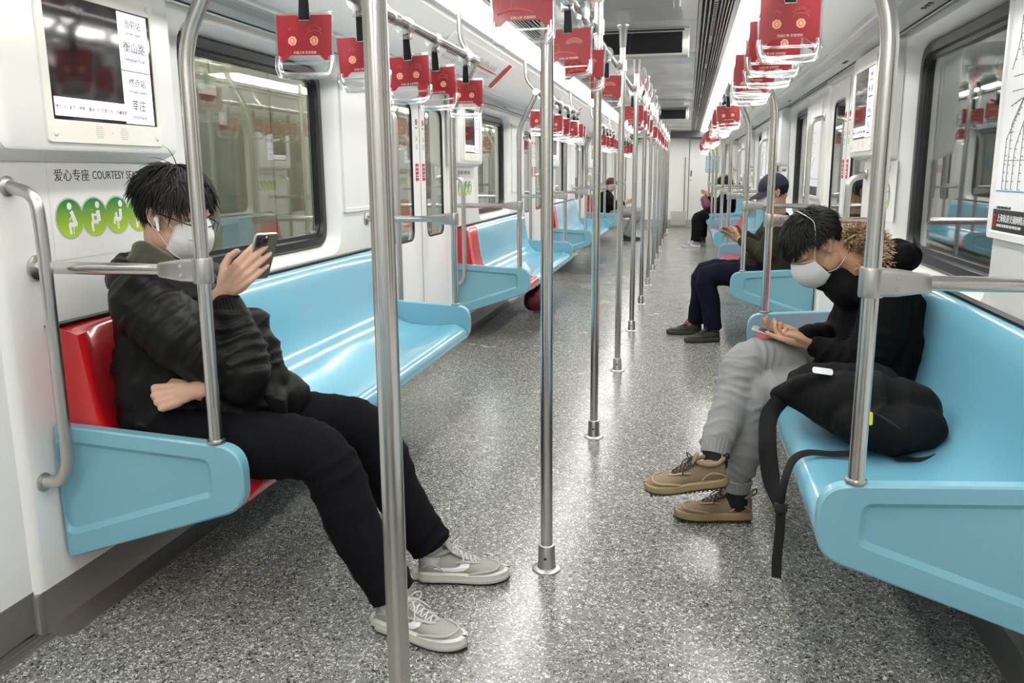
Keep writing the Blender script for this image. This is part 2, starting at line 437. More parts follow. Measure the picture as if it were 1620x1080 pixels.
# end walls
bm = newbm()
box(bm, XC-1.42, XC+1.42, Y1, Y1+.05, 0, 2.2)
for (x0, x1) in ((-1.30, -.62), (-.60, .40), (.41, .915)): pass
struct(finish(bm, 'wall_back', M_WALL, smooth=False))
bm = newbm(); box(bm, XC-1.42, XC+1.42, Y0-.05, Y0, 0, 2.2); struct(finish(bm, 'wall_front', M_WALL, smooth=False))
bm = newbm(); box(bm, XC-1.29, XC+1.29, Y1-.012, Y1, 0, .17); struct(finish(bm, 'baseboard_back', mat('grey_skirting', (.33, .33, .31), .4), smooth=False))
bm = newbm(); box(bm, XC-1.0, XC+.80, Y1-.45, Y1, 1.96, 2.11, .01); struct(finish(bm, 'trim_7', mat('dark_header', (.05, .05, .05), .4), smooth=False))

# ============================================================ FITTINGS
def u2(s, u): return XC+s*u
# ---- bench, built for the left side around its own centre; the right ones are turned half round
H = BL/2
PROF = [(1.285, .845), (1.262, .842), (1.245, .825), (1.232, .76), (1.222, .68), (1.210, .60), (1.195, .535), (1.165, .485), (1.12, .455), (1.05, .440), (.96, .433), (.86, .437), (.80, .444), (.765, .440), (.742, .425), (.732, .400), (.735, .378), (.752, .366), (.80, .366), (1.0, .345), (1.285, .33)]
def shell(bm, y0, y1, flare0=0, flare1=0):
    ys = [y0, y0+.006, y0+.03]+[y0+(y1-y0)*t for t in (.15, .3, .5, .7, .85)]+[y1-.03, y1-.006, y1]
    loops = []
    for y in ys:
        e = .004 if y in (ys[0], ys[-1]) else 0
        f = 0
        if flare0: f = max(f, flare0*math.exp(-((y-y0)/.09)**2))
        if flare1: f = max(f, flare1*math.exp(-((y-y1)/.09)**2))
        lp = []
        for i, (u, z) in enumerate(PROF):
            du = 0
            if 2 <= i <= 8: du = -f*.8
            lp.append(V(-(u+du+(e if 3 <= i <= 14 else 0)), y, z-(e if 6 <= i <= 14 else 0)+(f*.35 if 6 <= i <= 12 else 0)))
        loops.append(lp)
    loft(bm, loops)
def end_panel(bm, side):
    """side -1: near end, decorated face looks to -y"""
    q = [(1.285, .185), (1.285, .578), (.722, .545), (.722, .372)]; r = [.012, .012, .075, .085]
    qo = rpoly(q, r, 8)
    q1 = rpoly([(1.28, .19), (1.28, .573), (.727, .540), (.727, .377)], [.012, .012, .07, .08], 8)
    rin = [.03, .03, .03, .03]
    a = rpoly([(1.282, .250), (1.282, .538), (.815, .508), (.812, .405)], rin, 8)
    b = rpoly([(1.281, .268), (1.281, .524), (.830, .496), (.827, .415)], [.025]*4, 8)
    yo = side*H
    dd = side*1.
    seqs = [(yo-dd*.020, q1), (yo-dd*.016, qo), (yo+dd*.016, qo), (yo+dd*.021, q1), (yo+dd*.021, a), (yo+dd*.009, b)]
    loft(bm, [[V(-p[0], y, p[1]) for p in lp] for y, lp in seqs])
def make_bench():
    t = empty('bench')
    seam = -H+.46
    bm = newbm(); shell(bm, seam+.002, H-.02, 0, .03); finish(bm, 'seat_shell', M_BLUE, t, angle=50)['label'] = 'pale blue four-seat shell'
    bm = newbm(); shell(bm, -H+.02, seam-.002, .045, 0); finish(bm, 'seat_shell', M_RED, t, angle=50)['label'] = 'red courtesy seat shell'
    for sd in (-1, 1):
        bm = newbm(); end_panel(bm, sd); finish(bm, 'end_panel', M_BLUEP, t, angle=22)
    for yy in (-.75, 0, .75):
        bm = newbm(); q = rpoly([(1.285, .16), (1.285, .36), (.86, .36), (.86, .33)], .01, 3)
        prism(bm, q, lambda a, b, d: V(-a, d, b), yy-.02, yy+.02); finish(bm, 'support_bracket', M_STEELD, t)
    # dark trim along the top of the backrest
    bm = newbm(); box(bm, -1.292, -1.262, -H, H, .846, .853); finish(bm, 'top_trim', M_RUB, t, smooth=False)
    return t
bproto = make_bench(); first = True
for s, sn in ((-1, 'left'), (1, 'right')):
    for k in range(-1, NB):
        t = bproto if first else copy_tree(bproto); first = False
        t.location = (XC, BENCH0+H+PER*k, 0); t.rotation_euler = (0, 0, 0 if s < 0 else PI)
        tag(t, '%s pale blue bench with one red seat along the %s wall' % (BAYNAME[k], sn), 'bench', 'wall benches')

# ---- grab poles on the bench ends with their cross bars, and ceiling rails
RU, RZ = .675, 1.81
RZS = {-1: 1.81, 1: 1.845}
def lowpole_bm(s):
    bm = newbm()
    pts = [V(0, 0, ZB-.005), V(0, 0, 1.56), V(-s*(POLE-RU-.01), 0, RZS[s]-.035), V(-s*(POLE-RU), 0, RZS[s]+.02)]
    sweep(bm, fillet(pts, .07), .0185, 14); return bm
def bracket_bm(s):
    bm = newbm(); lathe(bm, [(.0195, -.032), (.0255, -.032), (.0265, -.028), (.0265, .028), (.0255, .032), (.0195, .032)], 20)
    # tapering socket toward the wall
    loops = []
    for x, hh, ww in ((.015, .030, .022), (.05, .029, .021), (.085, .024, .019), (.115, .020, .0185), (.118, .018, .017)):
        loops.append([V(s*x, a, b) for a, b in rpoly([(-ww, -hh), (ww, -hh), (ww, hh), (-ww, hh)], .008, 3)])
    loft(bm, loops); return bm
for s, sn in ((-1, 'left'), (1, 'right')):
    proto = empty('grab_pole')
    finish(lowpole_bm(s), 'pole', M_STEEL, proto)
    br = finish(bracket_bm(s), 'bracket', M_CAST, proto, loc=(0, 0, ZC))
    bm = newbm()
    for q in (-.012, .012): lathe(bm, [(.004, 0), (.006, .0), (.005, .003)], 10, Matrix.Translation((s*.05, -.020, q)) @ Matrix.Rotation(PI/2, 4, 'X'))
    finish(bm, 'bolt', M_STEEL, br)
    bm = newbm(); sweep(bm, [V(s*.10, 0, 0), V(s*(HW-POLE-.004), 0, 0)], .0165, 14); finish(bm, 'cross_bar', M_STEEL, proto, loc=(0, 0, ZC))
    bm = newbm(); lathe(bm, [(.034, 0), (.034, .006), (.02, .012)], 20, Matrix.Translation((s*(HW-POLE-.001), 0, ZC)) @ Matrix.Rotation(-s*PI/2, 4, 'Y')); finish(bm, 'wall_flange', M_CAST, proto)
    bm = newbm(); lathe(bm, [(.024, -.006), (.024, 0), (.0185, .003)], 20, Matrix.Translation((0, 0, ZB+.002))); finish(bm, 'socket', M_CAST, proto)
    first = True
    for k in range(-1, NB):
        for e, en in ((0, 'near'), (1, 'far')):
            t = proto if first else copy_tree(proto); first = False
            t.location = (XC+s*POLE, BENCH0+PER*k+BL*e, 0)
            tag(t, 'steel grab pole on the %s end panel of the %s %s bench' % (en, BAYNAME[k], sn), 'grab pole', 'bench end poles')
        # rail over the bench
        r = empty('hand_rail', (XC+s*RU, BENCH0+H+PER*k, RZS[s]))
        bm = newbm(); sweep(bm, [V(0, -H-.02, 0), V(0, H+.02, 0)], .0175, 14); finish(bm, 'rail', mat('darker_steel', (.36, .33, .32), .25, 1.), r)
        for e in (-1, -.02, 1):
            bm = newbm(); pts = fillet([V(s*.0, e*H, .005), V(s*.075, e*H, .085), V(s*.08, e*H, .26)], .05); sweep(bm, pts, .013, 12)
            finish(bm, 'hanger', M_CAST, r)
            bm = newbm(); sweep(bm, [V(0, e*H-.028, 0), V(0, e*H+.028, 0)], .0235, 16); finish(bm, 'collar', M_CAST, r)
        tag(r, 'steel overhead rail above the %s %s bench' % (BAYNAME[k], sn), 'hand rail', 'overhead rails')

# ---- centre poles and centre rail
proto = empty('centre_pole')
bm = newbm(); sweep(bm, [V(0, 0, .02), V(0, 0, 2.10)], .0190, 20); finish(bm, 'pole', M_STEEL, proto)
bm = newbm(); lathe(bm, [(.047, 0), (.047, .003), (.043, .006), (.030, .008), (.0285, .012), (.0265, .075), (.0235, .082), (.0195, .084)], 28); ft = finish(bm, 'floor_socket', M_CAST, proto, angle=30)
bm = newbm(); lathe(bm, [(.003, 0), (.005, 0), (.005, .002), (.002, .002)], 12, Matrix.Translation((0, -.0275, .045)) @ Matrix.Rotation(PI/2, 4, 'X')); finish(bm, 'screw', M_RUB, ft)
bm = newbm(); lathe(bm, [(.0195, 1.97), (.021, 1.975), (.026, 2.07), (.040, 2.09), (.040, 2.099)], 24); finish(bm, 'ceiling_socket', M_CAST, proto)
bm = newbm(); lathe(bm, [(.0195, 1.835), (.025, 1.837), (.025, 1.90), (.0195, 1.902)], 20); finish(bm, 'collar', M_CAST, proto)
CX = XC
cps = [2.472+1.396*k for k in range(12)]
ORD = ['first', 'second', 'third', 'fourth', 'fifth', 'sixth', 'seventh', 'eighth', 'ninth', 'tenth', 'eleventh', 'twelfth', 'thirteenth', 'fourteenth', 'fifteenth', 'sixteenth', 'seventeenth', 'eighteenth', 'nineteenth', 'twentieth']
for i, y in enumerate([1.255]+cps):
    t = proto if i == 0 else copy_tree(proto)
    t.location = (CX if i else -.466, y, 0)
    tag(t, 'steel floor-to-ceiling centre pole closest to the camera' if i == 0 else 'steel floor-to-ceiling pole, %s in the row down the aisle behind the closest one' % ORD[i-1], 'pole', 'centre poles')
r = empty('hand_rail', (CX-.036, 9.5, 1.87))
bm = newbm(); sweep(bm, [V(0, -8.6, 0), V(0, 8.7, 0)], .0165, 14); finish(bm, 'rail', M_STEEL, r)
for y in cps:
    bm = newbm(); sweep(bm, [V(0, y-9.5-.03, 0), V(0, y-9.5+.03, 0)], .022, 14); finish(bm, 'collar', M_CAST, r)
tag(r, 'long steel overhead rail running down the centre of the car', 'hand rail', 'overhead rails')

# ---- wall handles
def handle_bm(s, z0, z1, r=.0165):
    """wall at x=0, tube stands off into the car"""
    pts = fillet([V(0, 0, z1), V(-s*.08, 0, z1-.02), V(-s*.085, 0, z1-.11), V(-s*.085, 0, z0+.06), V(-s*.06, 0, z0+.005), V(0, 0, z0)], .05)
    bm = newbm(); sweep(bm, pts, r, 14); return bm
for s, sn in ((-1, 'left'), (1, 'right')):
    for kind, z0, z1, yy in (('low', .43, 1.225, 1.868 if s < 0 else 4.62), ('tall', .40, 1.60, 4.60 if s < 0 else 1.97)):
        first = None
        for k in range(-1, NB):
            if first is None:
                first = t = empty('wall_handle'); finish(handle_bm(s, z0, z1), 'bar', M_CAST, t)
                for z in (z0, z1):
                    bm = newbm(); lathe(bm, [(.026, 0), (.026, .004), (.018, .009)], 18, Matrix.Translation((0, 0, z)) @ Matrix.Rotation(-s*PI/2, 4, 'Y')); finish(bm, 'flange', M_CAST, t)
            else: t = copy_tree(first)
            t.location = (XC+s*(HW-.001), yy+PER*k, 0)
            tag(t, '%s curved steel wall handle by the doorway at the %s %s bench' % (kind, BAYNAME[k], sn), 'handle', 'doorway wall handles')

# ---- hanging straps
def make_strap(design):
    t = empty('hanging_strap')
    bm = newbm(); sweep(bm, [V(0, -.020, 0), V(0, -.012, 0)], .034, 16); sweep(bm, [V(0, .012, 0), V(0, .020, 0)], .034, 16)
    sweep(bm, [V(0, -.016, 0), V(0, .016, 0)], .0235, 16); box(bm, -.022, .022, -.010, .010, -.052, -.018, .004); finish(bm, 'rail_clip', M_CLEAR, t)
    bm = newbm()
    for yy in (-.0035, .0035):
        loops = [[V(x*w_, yy+yo, z) for x, yo in ((-1, -.0012), (1, -.0012), (1, .0012), (-1, .0012))] for z, w_ in ((-.022, .010), (-.06, .012), (-.125, .015))]
        loft(bm, loops)
    finish(bm, 'strap', M_WEB, t)
    # clear holder around the card with a grip loop
    bm = newbm()
    out = rpoly([(-.084, -.245), (.084, -.245), (.088, -.108), (-.088, -.108)], [.012, .012, .008, .008], 4)
    edge = [V(p[0], 0, p[1]) for p in out]; edge.append(edge[0])
    sweep(bm, edge, .0032, 6)
    g = rpoly([(-.072, -.304), (.072, -.304), (.086, -.238), (-.086, -.238)], [.024, .024, .006, .006], 6)
    gp = [V(p[0], 0, p[1]) for p in g]
    lo = gp[-1:]+gp[:]
    path = [V(-.080, 0, -.225), V(-.081, -.001, -.246), V(-.076, -.003, -.268), V(-.060, -.006, -.278), V(0, -.010, -.281), V(.060, -.006, -.278), V(.076, -.003, -.268), V(.081, -.001, -.246), V(.080, 0, -.225)]
    sweep(bm, smooth_path(path, 4), .0088, 10, 1.25)
    finish(bm, 'grip', M_CLEAR, t)
    pl = rpoly([(-.081, -.236), (-.060, -.236), (-.045, -.222), (.045, -.222), (.060, -.236), (.081, -.236), (.083, -.113), (.020, -.113), (.016, -.128), (-.016, -.128), (-.020, -.113), (-.083, -.113)], .002, 1)
    bm = newbm(); prism(bm, pl, lambda a, b, d: V(a, d, b), -.0018, .0018); cd_ = finish(bm, 'advert_card', M_CARD, t, smooth=False)
    fr = frame((0, -.0024, -.175), (1, 0, 0), (0, 0, 1))
    if design == 0:
        bm = newbm(); lathe(bm, [(.0135, 0), (.0135, .0004), (.001, .0004)], 7, fr @ Matrix.Translation((-.036, -.008, 0))); finish(bm, 'printed_badge', M_GOLD, cd_, smooth=False)
    bm = newbm()
    if design == 0: lathe(bm, [(.0135, 0), (.0135, .0004), (.001, .0004)], 7, fr @ Matrix.Translation((.030, -.008, 0)))
    else:
        for q in range(5):
            pts = [fr @ V(.022+(.022+.003*q)*math.cos(a), .004+(.010+.004*q)*math.sin(a), 0) for a in [PI*.12+PI*.76*k/12 for k in range(13)]]
            sweep(bm, pts, .0006, 5)
    finish(bm, 'printed_badge', M_GOLD, cd_, smooth=False)
    bm = newbm()
    if design == 0:
        for k in range(9):
            a = PI*(.12+.76*k/8); sweep(bm, [fr @ V(.030+.018*math.cos(a), .015+.014*math.sin(a), 0), fr @ V(.030+.026*math.cos(a), .015+.022*math.sin(a), 0)], .001, 5)
        for k in range(4):
            a = PI*(.2+.6*k/3); sweep(bm, [fr @ V(-.036+.008*math.cos(a), .018+.006*math.sin(a), 0), fr @ V(-.036+.014*math.cos(a), .018+.014*math.sin(a), 0)], .0011, 5)
        sweep(bm, [fr @ V(.030+.022*math.cos(a), .008+.012*math.sin(a), 0) for a in [PI*k/10 for k in range(11)]], .0013, 5)
        for cx in (-.036, .030): sweep(bm, [fr @ V(cx+.006*math.cos(a), -.008+.008*math.sin(a), .0006) for a in [2*PI*k/9 for k in range(10)]], .0011, 5)
    else:
        sweep(bm, [fr @ V(-.045+.016*math.cos(a), -.004+.016*math.sin(a), 0) for a in [2*PI*k/16 for k in range(17)]], .0012, 5)
        sweep(bm, [fr @ V(-.07+.05*k/6+.05*(k/6), -.030+.012*math.sin(k*.5), 0) for k in range(7)], .003, 5)
    finish(bm, 'printed_motif', M_PINK, cd_, smooth=False)
    bm = newbm(); text_bm(bm, '无锡之美 安居相随' if design == 0 else '无锡上新 安居相随', .0085, fr @ Matrix.Translation((-.034, -.043, 0)))
    finish(bm, 'card_lettering', mat('cream_ink', (.85, .62, .48), .5), cd_, smooth=False)
    return t
pro = [make_strap(0), make_strap(1)]; used = [0, 0]
def strap(x, y, z, label, design=0, rx=0, ry=0, rz=0):
    t = pro[design] if not used[design] else copy_tree(pro[design]); used[design] = 1
    t.location = (x, y, z); t.rotation_euler = (rx, ry, rz)
    tag(t, label, 'hanging strap', 'hanging straps with red cards'); return t
SL = {(-1, 0): [2.35, 2.757, 3.25, 3.61, 4.13], (-1, 1): [6.35, 6.85, 7.3, 7.75, 8.15, 8.45], (-1, 2): [10.6, 11.1, 11.6, 12.1, 12.55], (-1, 3): [14.9, 15.4, 15.9, 16.4, 16.8],
      (1, 0): [2.62, 3.0, 3.38, 3.82, 4.24], (1, 1): [6.7, 7.1, 7.45, 7.8, 8.15, 8.42], (1, 2): [10.8, 11.2, 11.6, 12.0, 12.5], (1, 3): [15.0, 15.6, 16.2],
      (-1, -1): [-1.0, -.5], (1, -1): [-1.2, -.6]}
for (s, k), ys in SL.items():
    for i, y in enumerate(ys):
        strap(XC+s*RU+random.uniform(-.006, .006), y, RZS[s]-.005, 'red card hanging strap, %s one along the rail over the %s %s bench' % (ORD[i], BAYNAME[k], 'left' if s < 0 else 'right'), 0,
              random.uniform(-.03, .03), random.uniform(-.06, .06), random.uniform(-.10, .12)+(.10 if s < 0 else -.04))
for i, y in enumerate([2.33, 3.18, 3.72, 4.72, 6.9, 7.5, 8.1, 8.8, 10.2, 10.8, 11.5, 12.3, 13.2, 14.2, 15.2]):
    strap(CX-.042, y, 1.87, 'red card hanging strap, %s one along the centre rail' % ORD[i], 1, random.uniform(-.03, .03), random.uniform(-.03, .03), random.uniform(-.08, .08))
for i, y in enumerate([3.45, 7.2, 7.85, 8.5, 9.9, 10.5, 11.2, 12.0]):
    strap(CX-.02, y, 1.87, 'clear-holder strap flipped up above the centre rail, %s such one from the camera' % ORD[i], 1, 0, PI+.78, 1.40)

# ---- screens in their housings, courtesy stickers, posters, maps
def wallM(s, y, z, u):
    """frame on a side wall: x to the reader's right, y up, z into the car"""
    return frame((XC+s*u, y, z), (0, 1, 0) if s < 0 else (0, -1, 0), (0, 0, 1))
def screen_unit(s, ya, yb):
    """housing from ya to yb (ya<yb); local frame centred on the face"""
    W = yb-ya; t = empty('screen_unit', (XC+s*(HW-.0), (ya+yb)/2, 1.30))
    R = Matrix.Rotation(0 if s > 0 else PI, 4, 'Z')          # local +x = towards the wall
    bm = newbm()
    o0 = [(0.002, -.045), (0.002, .52)]
    def lp(x, zb, zt, hw, r=.03): return [R @ V(x, p[0], p[1]) for p in rrect(-hw, hw, zb, zt, r, 4)]
    loft(bm, [lp(.0, -.012, .515, W/2), lp(-.012, -.010, .51, W/2), lp(-.060, .008, .50, W/2), lp(-.076, .016, .492, W/2-.006), lp(-.080, .024, .484, W/2-.014)])
    finish(bm, 'housing', M_WALL, t, angle=30)
    Fm = frame((0, 0, 0), R.to_3x3() @ V(0, -1, 0), (0, 0, 1)); Fm.translation = R @ V(-.0805, 0, 0)
    # bezel
    bw, z0, z1 = .245, .035, .455
    cx = (.03 if s < 0 else -.03)
    Fm = Fm @ Matrix.Translation((cx, 0, 0))
    bm = newbm()
    sw0, sw1, sz0, sz1 = -.218, .226, .095, .415
    o = [V(p[0], p[1], 0) for p in rrect(-bw, bw, z0, z1+.005, .012, 3)]
    loops = [(0, rrect(-bw, bw, z0, z1+.005, .012, 3)), (.005, rrect(-bw+.002, bw-.002, z0+.002, z1+.003, .012, 3)), (.005, rrect(sw0, sw1, sz0, sz1, .003, 3)), (.001, rrect(sw0, sw1, sz0, sz1, .003, 3))]
    loft(bm, [[Fm @ V(p[0], p[1], d) for p in l] for d, l in loops], False, False)
    finish(bm, 'bezel', M_CREAM, t, angle=30)
    for (a, b) in ((-bw+.028, z0+.025), (bw-.028, z0+.025), (-bw+.028, z1-.02), (bw-.028, z1-.02)):
        bm = newbm(); ellipsoid(bm, (a, b, .005), (.009, .009, .004), Fm, 12); finish(bm, 'screw_cap', M_CREAM, t)
    bm = newbm()
    for a in (-.045, .06):
        for q in range(7): box(bm, a-.018+abs(q-3)*.002, a+.018-abs(q-3)*.002, .052+q*.005, .0535+q*.005, .004, .0055, mtx=Fm)
    box(bm, .007, .010, .066, .069, .004, .0056, mtx=Fm)
    finish(bm, 'speaker_slot', mat('slot_grey', (.45, .44, .40), .5), t, smooth=False)
    bm = newbm(); box(bm, sw0, sw1, sz0, sz1, -.002, .002, mtx=Fm); dp = finish(bm, 'display', mat('screen_glass', (.014, .010, .012), .06, coat=.5, spec=.8), t, smooth=False)
    M_SCR = mat('lit_screen', (.88, .89, 1.), .3, emit=.62)
    bm = newbm(); box(bm, .078, .212, sz0+.004, sz1-.004, .0022, .0028, mtx=Fm); box(bm, sw0+.010, .076, sz0+.010, sz0+.058, .0022, .0028, mtx=Fm)
    finish(bm, 'lit_area', M_SCR, dp, smooth=False)
    bm = newbm(); box(bm, .078, .212, .248, .2505, .0029, .0032, mtx=Fm)
    T = lambda x, y: Fm @ Matrix.Translation((x, y, .003))
    text_bm(bm, '当前站', .026, T(.145, .372), 'CENTER'); text_bm(bm, 'Current Station', .0125, T(.145, .352), 'CENTER')
    text_bm(bm, '衡山路', .034, T(.145, .304), 'CENTER'); text_bm(bm, 'Hengshan Road', .0150, T(.145, .278), 'CENTER')
    text_bm(bm, '终点站', .026, T(.145, .208), 'CENTER'); text_bm(bm, 'Terminal Station', .0125, T(.145, .188), 'CENTER')
    text_bm(bm, '莘庄', .034, T(.145, .140), 'CENTER'); text_bm(bm, 'Xinzhuang', .0150, T(.145, .115), 'CENTER')
    text_bm(bm, '禁乞讨、卖艺、兜售、散发小广告等行为。为确保您', .0127, T(sw0+.012, sz0+.028))
    finish(bm, 'screen_lettering', M_BLACK, dp, smooth=False)
    return t
def courtesy(s, ya):
    """ya = reader's left end of the sticker"""
    t = empty('courtesy_sticker', (XC+s*HW, ya, 1.16)); F = wallM(s, 0, 0, 0); F.translation = V(-s*.0012, 0, 0)
    bm = newbm(); loft(bm, [[F @ V(p[0], p[1], z) for p in rrect(-.025, .50, -.14, .135, .01, 3)] for z in (-.0006, -.0002)])
    finish(bm, 'clear_backing', mat('sticker_film', (.80, .80, .785), .28), t, smooth=False)
    bm = newbm(); text_bm(bm, '爱心专座', .036, F @ Matrix.Translation((0, .078, 0)))
    text_bm(bm, 'COURTESY SEAT', .0335, F @ Matrix.Translation((.155, .080, 0)) @ Matrix.Diagonal((.86, 1, 1, 1)))
    finish(bm, 'sticker_lettering', M_BLACK, t, smooth=False)
    # green discs with gradients that belong to the print
    m = D.materials.get('green_print')
    if not m:
        m = mat('green_print', (.05, .35, .06), .35); nt = m.node_tree; N = nt.nodes; L = nt.links
        g = N.new('ShaderNodeTexCoord'); sp = N.new('ShaderNodeSeparateXYZ'); cr = N.new('ShaderNodeValToRGB'); mr = N.new('ShaderNodeMapRange')
        L.new(g.outputs['Object'], sp.inputs[0]); L.new(sp.outputs[2], mr.inputs[0]); mr.inputs[1].default_value = -.10; mr.inputs[2].default_value = .05
        L.new(mr.outputs[0], cr.inputs[0]); cr.color_ramp.elements[0].color = (.50, .66, .02, 1); cr.color_ramp.elements[1].color = (.005, .20, .05, 1)
        cr.color_ramp.elements[0].position = .1; cr.color_ramp.elements[1].position = .8
        L.new(cr.outputs[0], N['Principled BSDF'].inputs['Base Color'])
    M_RIM = mat('pale_green_rim', (.42, .55, .42), .4)
    for k in range(4):
        rim = newbm(); disc = newbm(); fig = newbm()
        cx, cy = .045+.102*k, -.028
        q = [(cx+.058*math.cos(a*PI/18), cy+.0585*math.sin(a*PI/18)) for a in range(36)]
        loft(rim, [[F @ V(a, b, z) for a, b in q] for z in (0, .0004+.00002*k)])
        q = [(cx+.053*math.cos(a*PI/18), cy+.0535*math.sin(a*PI/18)) for a in range(36)]
        loft(disc, [[F @ V(a, b, z) for a, b in q] for z in (.0005, .0009+.00002*k)])
        def limb(pts, r): sweep(fig, [F @ V(cx+a, cy+b, .0012) for a, b in pts], r, 8, flat=.12, up=(s*1., 0, 0))
        hx = [.0, .014, .016, .012][k]
        e = [(cx+hx+.009*math.cos(a*PI/8), cy+.034+.010*math.sin(a*PI/8)) for a in range(16)]
        loft(fig, [[F @ V(a, b, z) for a, b in e] for z in (.001, .0018)])
        if k == 0: limb([(.006, .020), (.022, -.018), (.018, -.022)], .0065); limb([(.018, -.020), (-.006, -.016)], .006); limb([(-.004, -.014), (-.002, -.044)], .005); limb([(-.004, -.005), (.004, .004), (.010, -.006), (.010, -.044)], .0016)
        elif k == 1: limb([(.014, .018), (.016, -.014)], .008); limb([(.014, -.016), (-.014, -.014)], .006); limb([(-.014, -.014), (-.012, -.042)], .005); limb([(-.010, .010), (-.008, -.008)], .005); limb([(-.012, .020), (-.012, .021)], .006); limb([(.012, .008), (-.006, .004)], .003)
        elif k == 2: limb([(.014, .018), (.012, -.014)], .0065); limb([(.012, -.014), (-.018, -.010)], .006); limb([(-.016, -.012), (-.018, -.026)], .004); limb([(-.008, .008), (-.006, -.008)], .005); limb([(-.004, -.016), (-.004, -.042)], .0018); limb([(.002, -.016), (.002, -.042)], .0018)
        else: limb([(.010, .016), (.008, -.014)], .013); limb([(.010, -.016), (-.012, -.012)], .006); limb([(-.012, -.012), (-.012, -.044)], .005)
        finish(rim, 'sticker_rim', M_RIM, t, smooth=False); finish(disc, 'green_disc', m, t, smooth=False); finish(fig, 'white_figure', M_WHITE, t, smooth=False)
    return t
def wall_board(s, y0, y1, z0, z1, kind):
    t = empty('wall_board', (XC+s*HW, (y0+y1)/2, (z0+z1)/2)); F = wallM(s, 0, 0, 0); F.translation = V(0, 0, 0)
    W, Hh = (y1-y0)/2, (z1-z0)/2
    bm = newbm()
    ls = [(0, rrect(-W, W, -Hh, Hh, .012, 3)), (.013, rrect(-W+.002, W-.002, -Hh+.002, Hh-.002, .012, 3)), (.013, rrect(-W+.020, W-.020, -Hh+.020, Hh-.020, .006, 3)), (.006, rrect(-W+.023, W-.023, -Hh+.023, Hh-.023, .006, 3))]
    loft(bm, [[F @ V(p[0], p[1], d) for p in l] for d, l in ls], False, False); finish(bm, 'board_frame', M_DOOR, t, angle=30)
    bm = newbm(); box(bm, -W+.01, W-.01, -Hh+.01, Hh-.01, .0, .006, mtx=F); sh = finish(bm, 'sheet', M_WHITE if kind == 'map' else M_DOOR, t, smooth=False)
    if kind == 'map':
        bm = newbm(); rr = random.Random(3); ticks = newbm()
        def line(pts, r=.0008):
            sweep(bm, [F @ V(a, b, .0068) for a, b in pts], r, 5)
            for (a, b), (c, d) in zip(pts[:-1], pts[1:]):
                n = max(1, int(math.hypot(c-a, d-b)/.022))
                for i in range(n):
                    tt = i/n; x, y = a+(c-a)*tt, b+(d-b)*tt; l = rr.uniform(.005, .014)
                    box(ticks, x+.004, x+.004+l, y-.0012, y+.0012, .0064, .0070, mtx=F)
        L_ = -W+.05
        line([(L_+.02, -.20), (L_+.02, -.06), (L_+.10, .02), (L_+.13, .06), (L_+.30, .08)]); line([(L_+.05, .27), (L_+.05, .22), (L_+.04, .18), (L_+.01, .13)])
        line([(L_+.05, .22), (L_+.08, .16), (L_+.20, .14), (L_+.30, .05)]); line([(L_+.03, .11), (L_+.10, .11), (L_+.14, .06), (L_+.30, -.05)]); line([(L_+.03, .07), (L_+.12, .07), (L_+.22, -.02), (L_+.22, -.17), (L_+.33, -.2)])
        line([(L_+.05, -.20), (L_+.05, -.02), (L_+.12, .05)]); line([(L_+.09, -.20), (L_+.09, -.09), (L_+.14, -.01), (L_+.35, -.02)]); line([(L_+.14, -.20), (L_+.14, -.02)]); line([(L_+.03, .03), (L_+.10, .045), (L_+.40, .045)])
        line([(L_+.02, -.12), (L_+.30, -.12), (L_+.42, -.05)]); line([(L_+.18, .20), (L_+.25, .12), (L_+.40, .12)])
        finish(bm, 'map_line', mat('grey_ink', (.22, .22, .23), .5), sh, smooth=False); finish(ticks, 'station_mark', mat('dark_grey_ink', (.10, .10, .11), .5), sh, smooth=False)
        bm = newbm(); box(bm, -W+.03, W-.03, -.207, -.203, .0064, .0072, mtx=F); finish(bm, 'blue_map_line', mat('blue_ink', (.12, .32, .62), .5), sh, smooth=False)
        bm = newbm(); box(bm, -W+.024, W-.024, -Hh+.024, -Hh+.085, .0062, .0068, mtx=F); bd = finish(bm, 'title_band', M_BLACK, sh, smooth=False)
        bm = newbm(); text_bm(bm, '上海轨道交通网络示意图', .024, F @ Matrix.Translation((-W+.062, -Hh+.052, .0072))); text_bm(bm, 'SHANGHAI METRO NETWORK MAP', .0115, F @ Matrix.Translation((-W+.062, -Hh+.036, .0072)))
        finish(bm, 'map_title', M_WHITE, sh, smooth=False)
        bm = newbm(); c = (-W+.045, -Hh+.052)
        sweep(bm, [F @ V(c[0]+.010*math.cos(a), c[1]+.016*math.sin(a), .0074) for a in [PI*.15+PI*1.85*k/20 for k in range(21)]], .0016, 6)
        sweep(bm, [F @ V(c[0]-.006, c[1]-.006, .0074), F @ V(c[0], c[1]+.006, .0074), F @ V(c[0]+.006, c[1]-.006, .0074)], .0014, 6)
        finish(bm, 'round_emblem', M_REDINK, sh, smooth=False)
        bm = newbm(); text_bm(bm, '首末班车时间以车站公示为准', .0085, F @ Matrix.Translation((-W+.05, -.255, .0068))); box(bm, -.02, .10, -.262, -.258, .0064, .007, mtx=F)
        finish(bm, 'small_print', M_BLACK, sh, smooth=False)
    return t
SP = {}
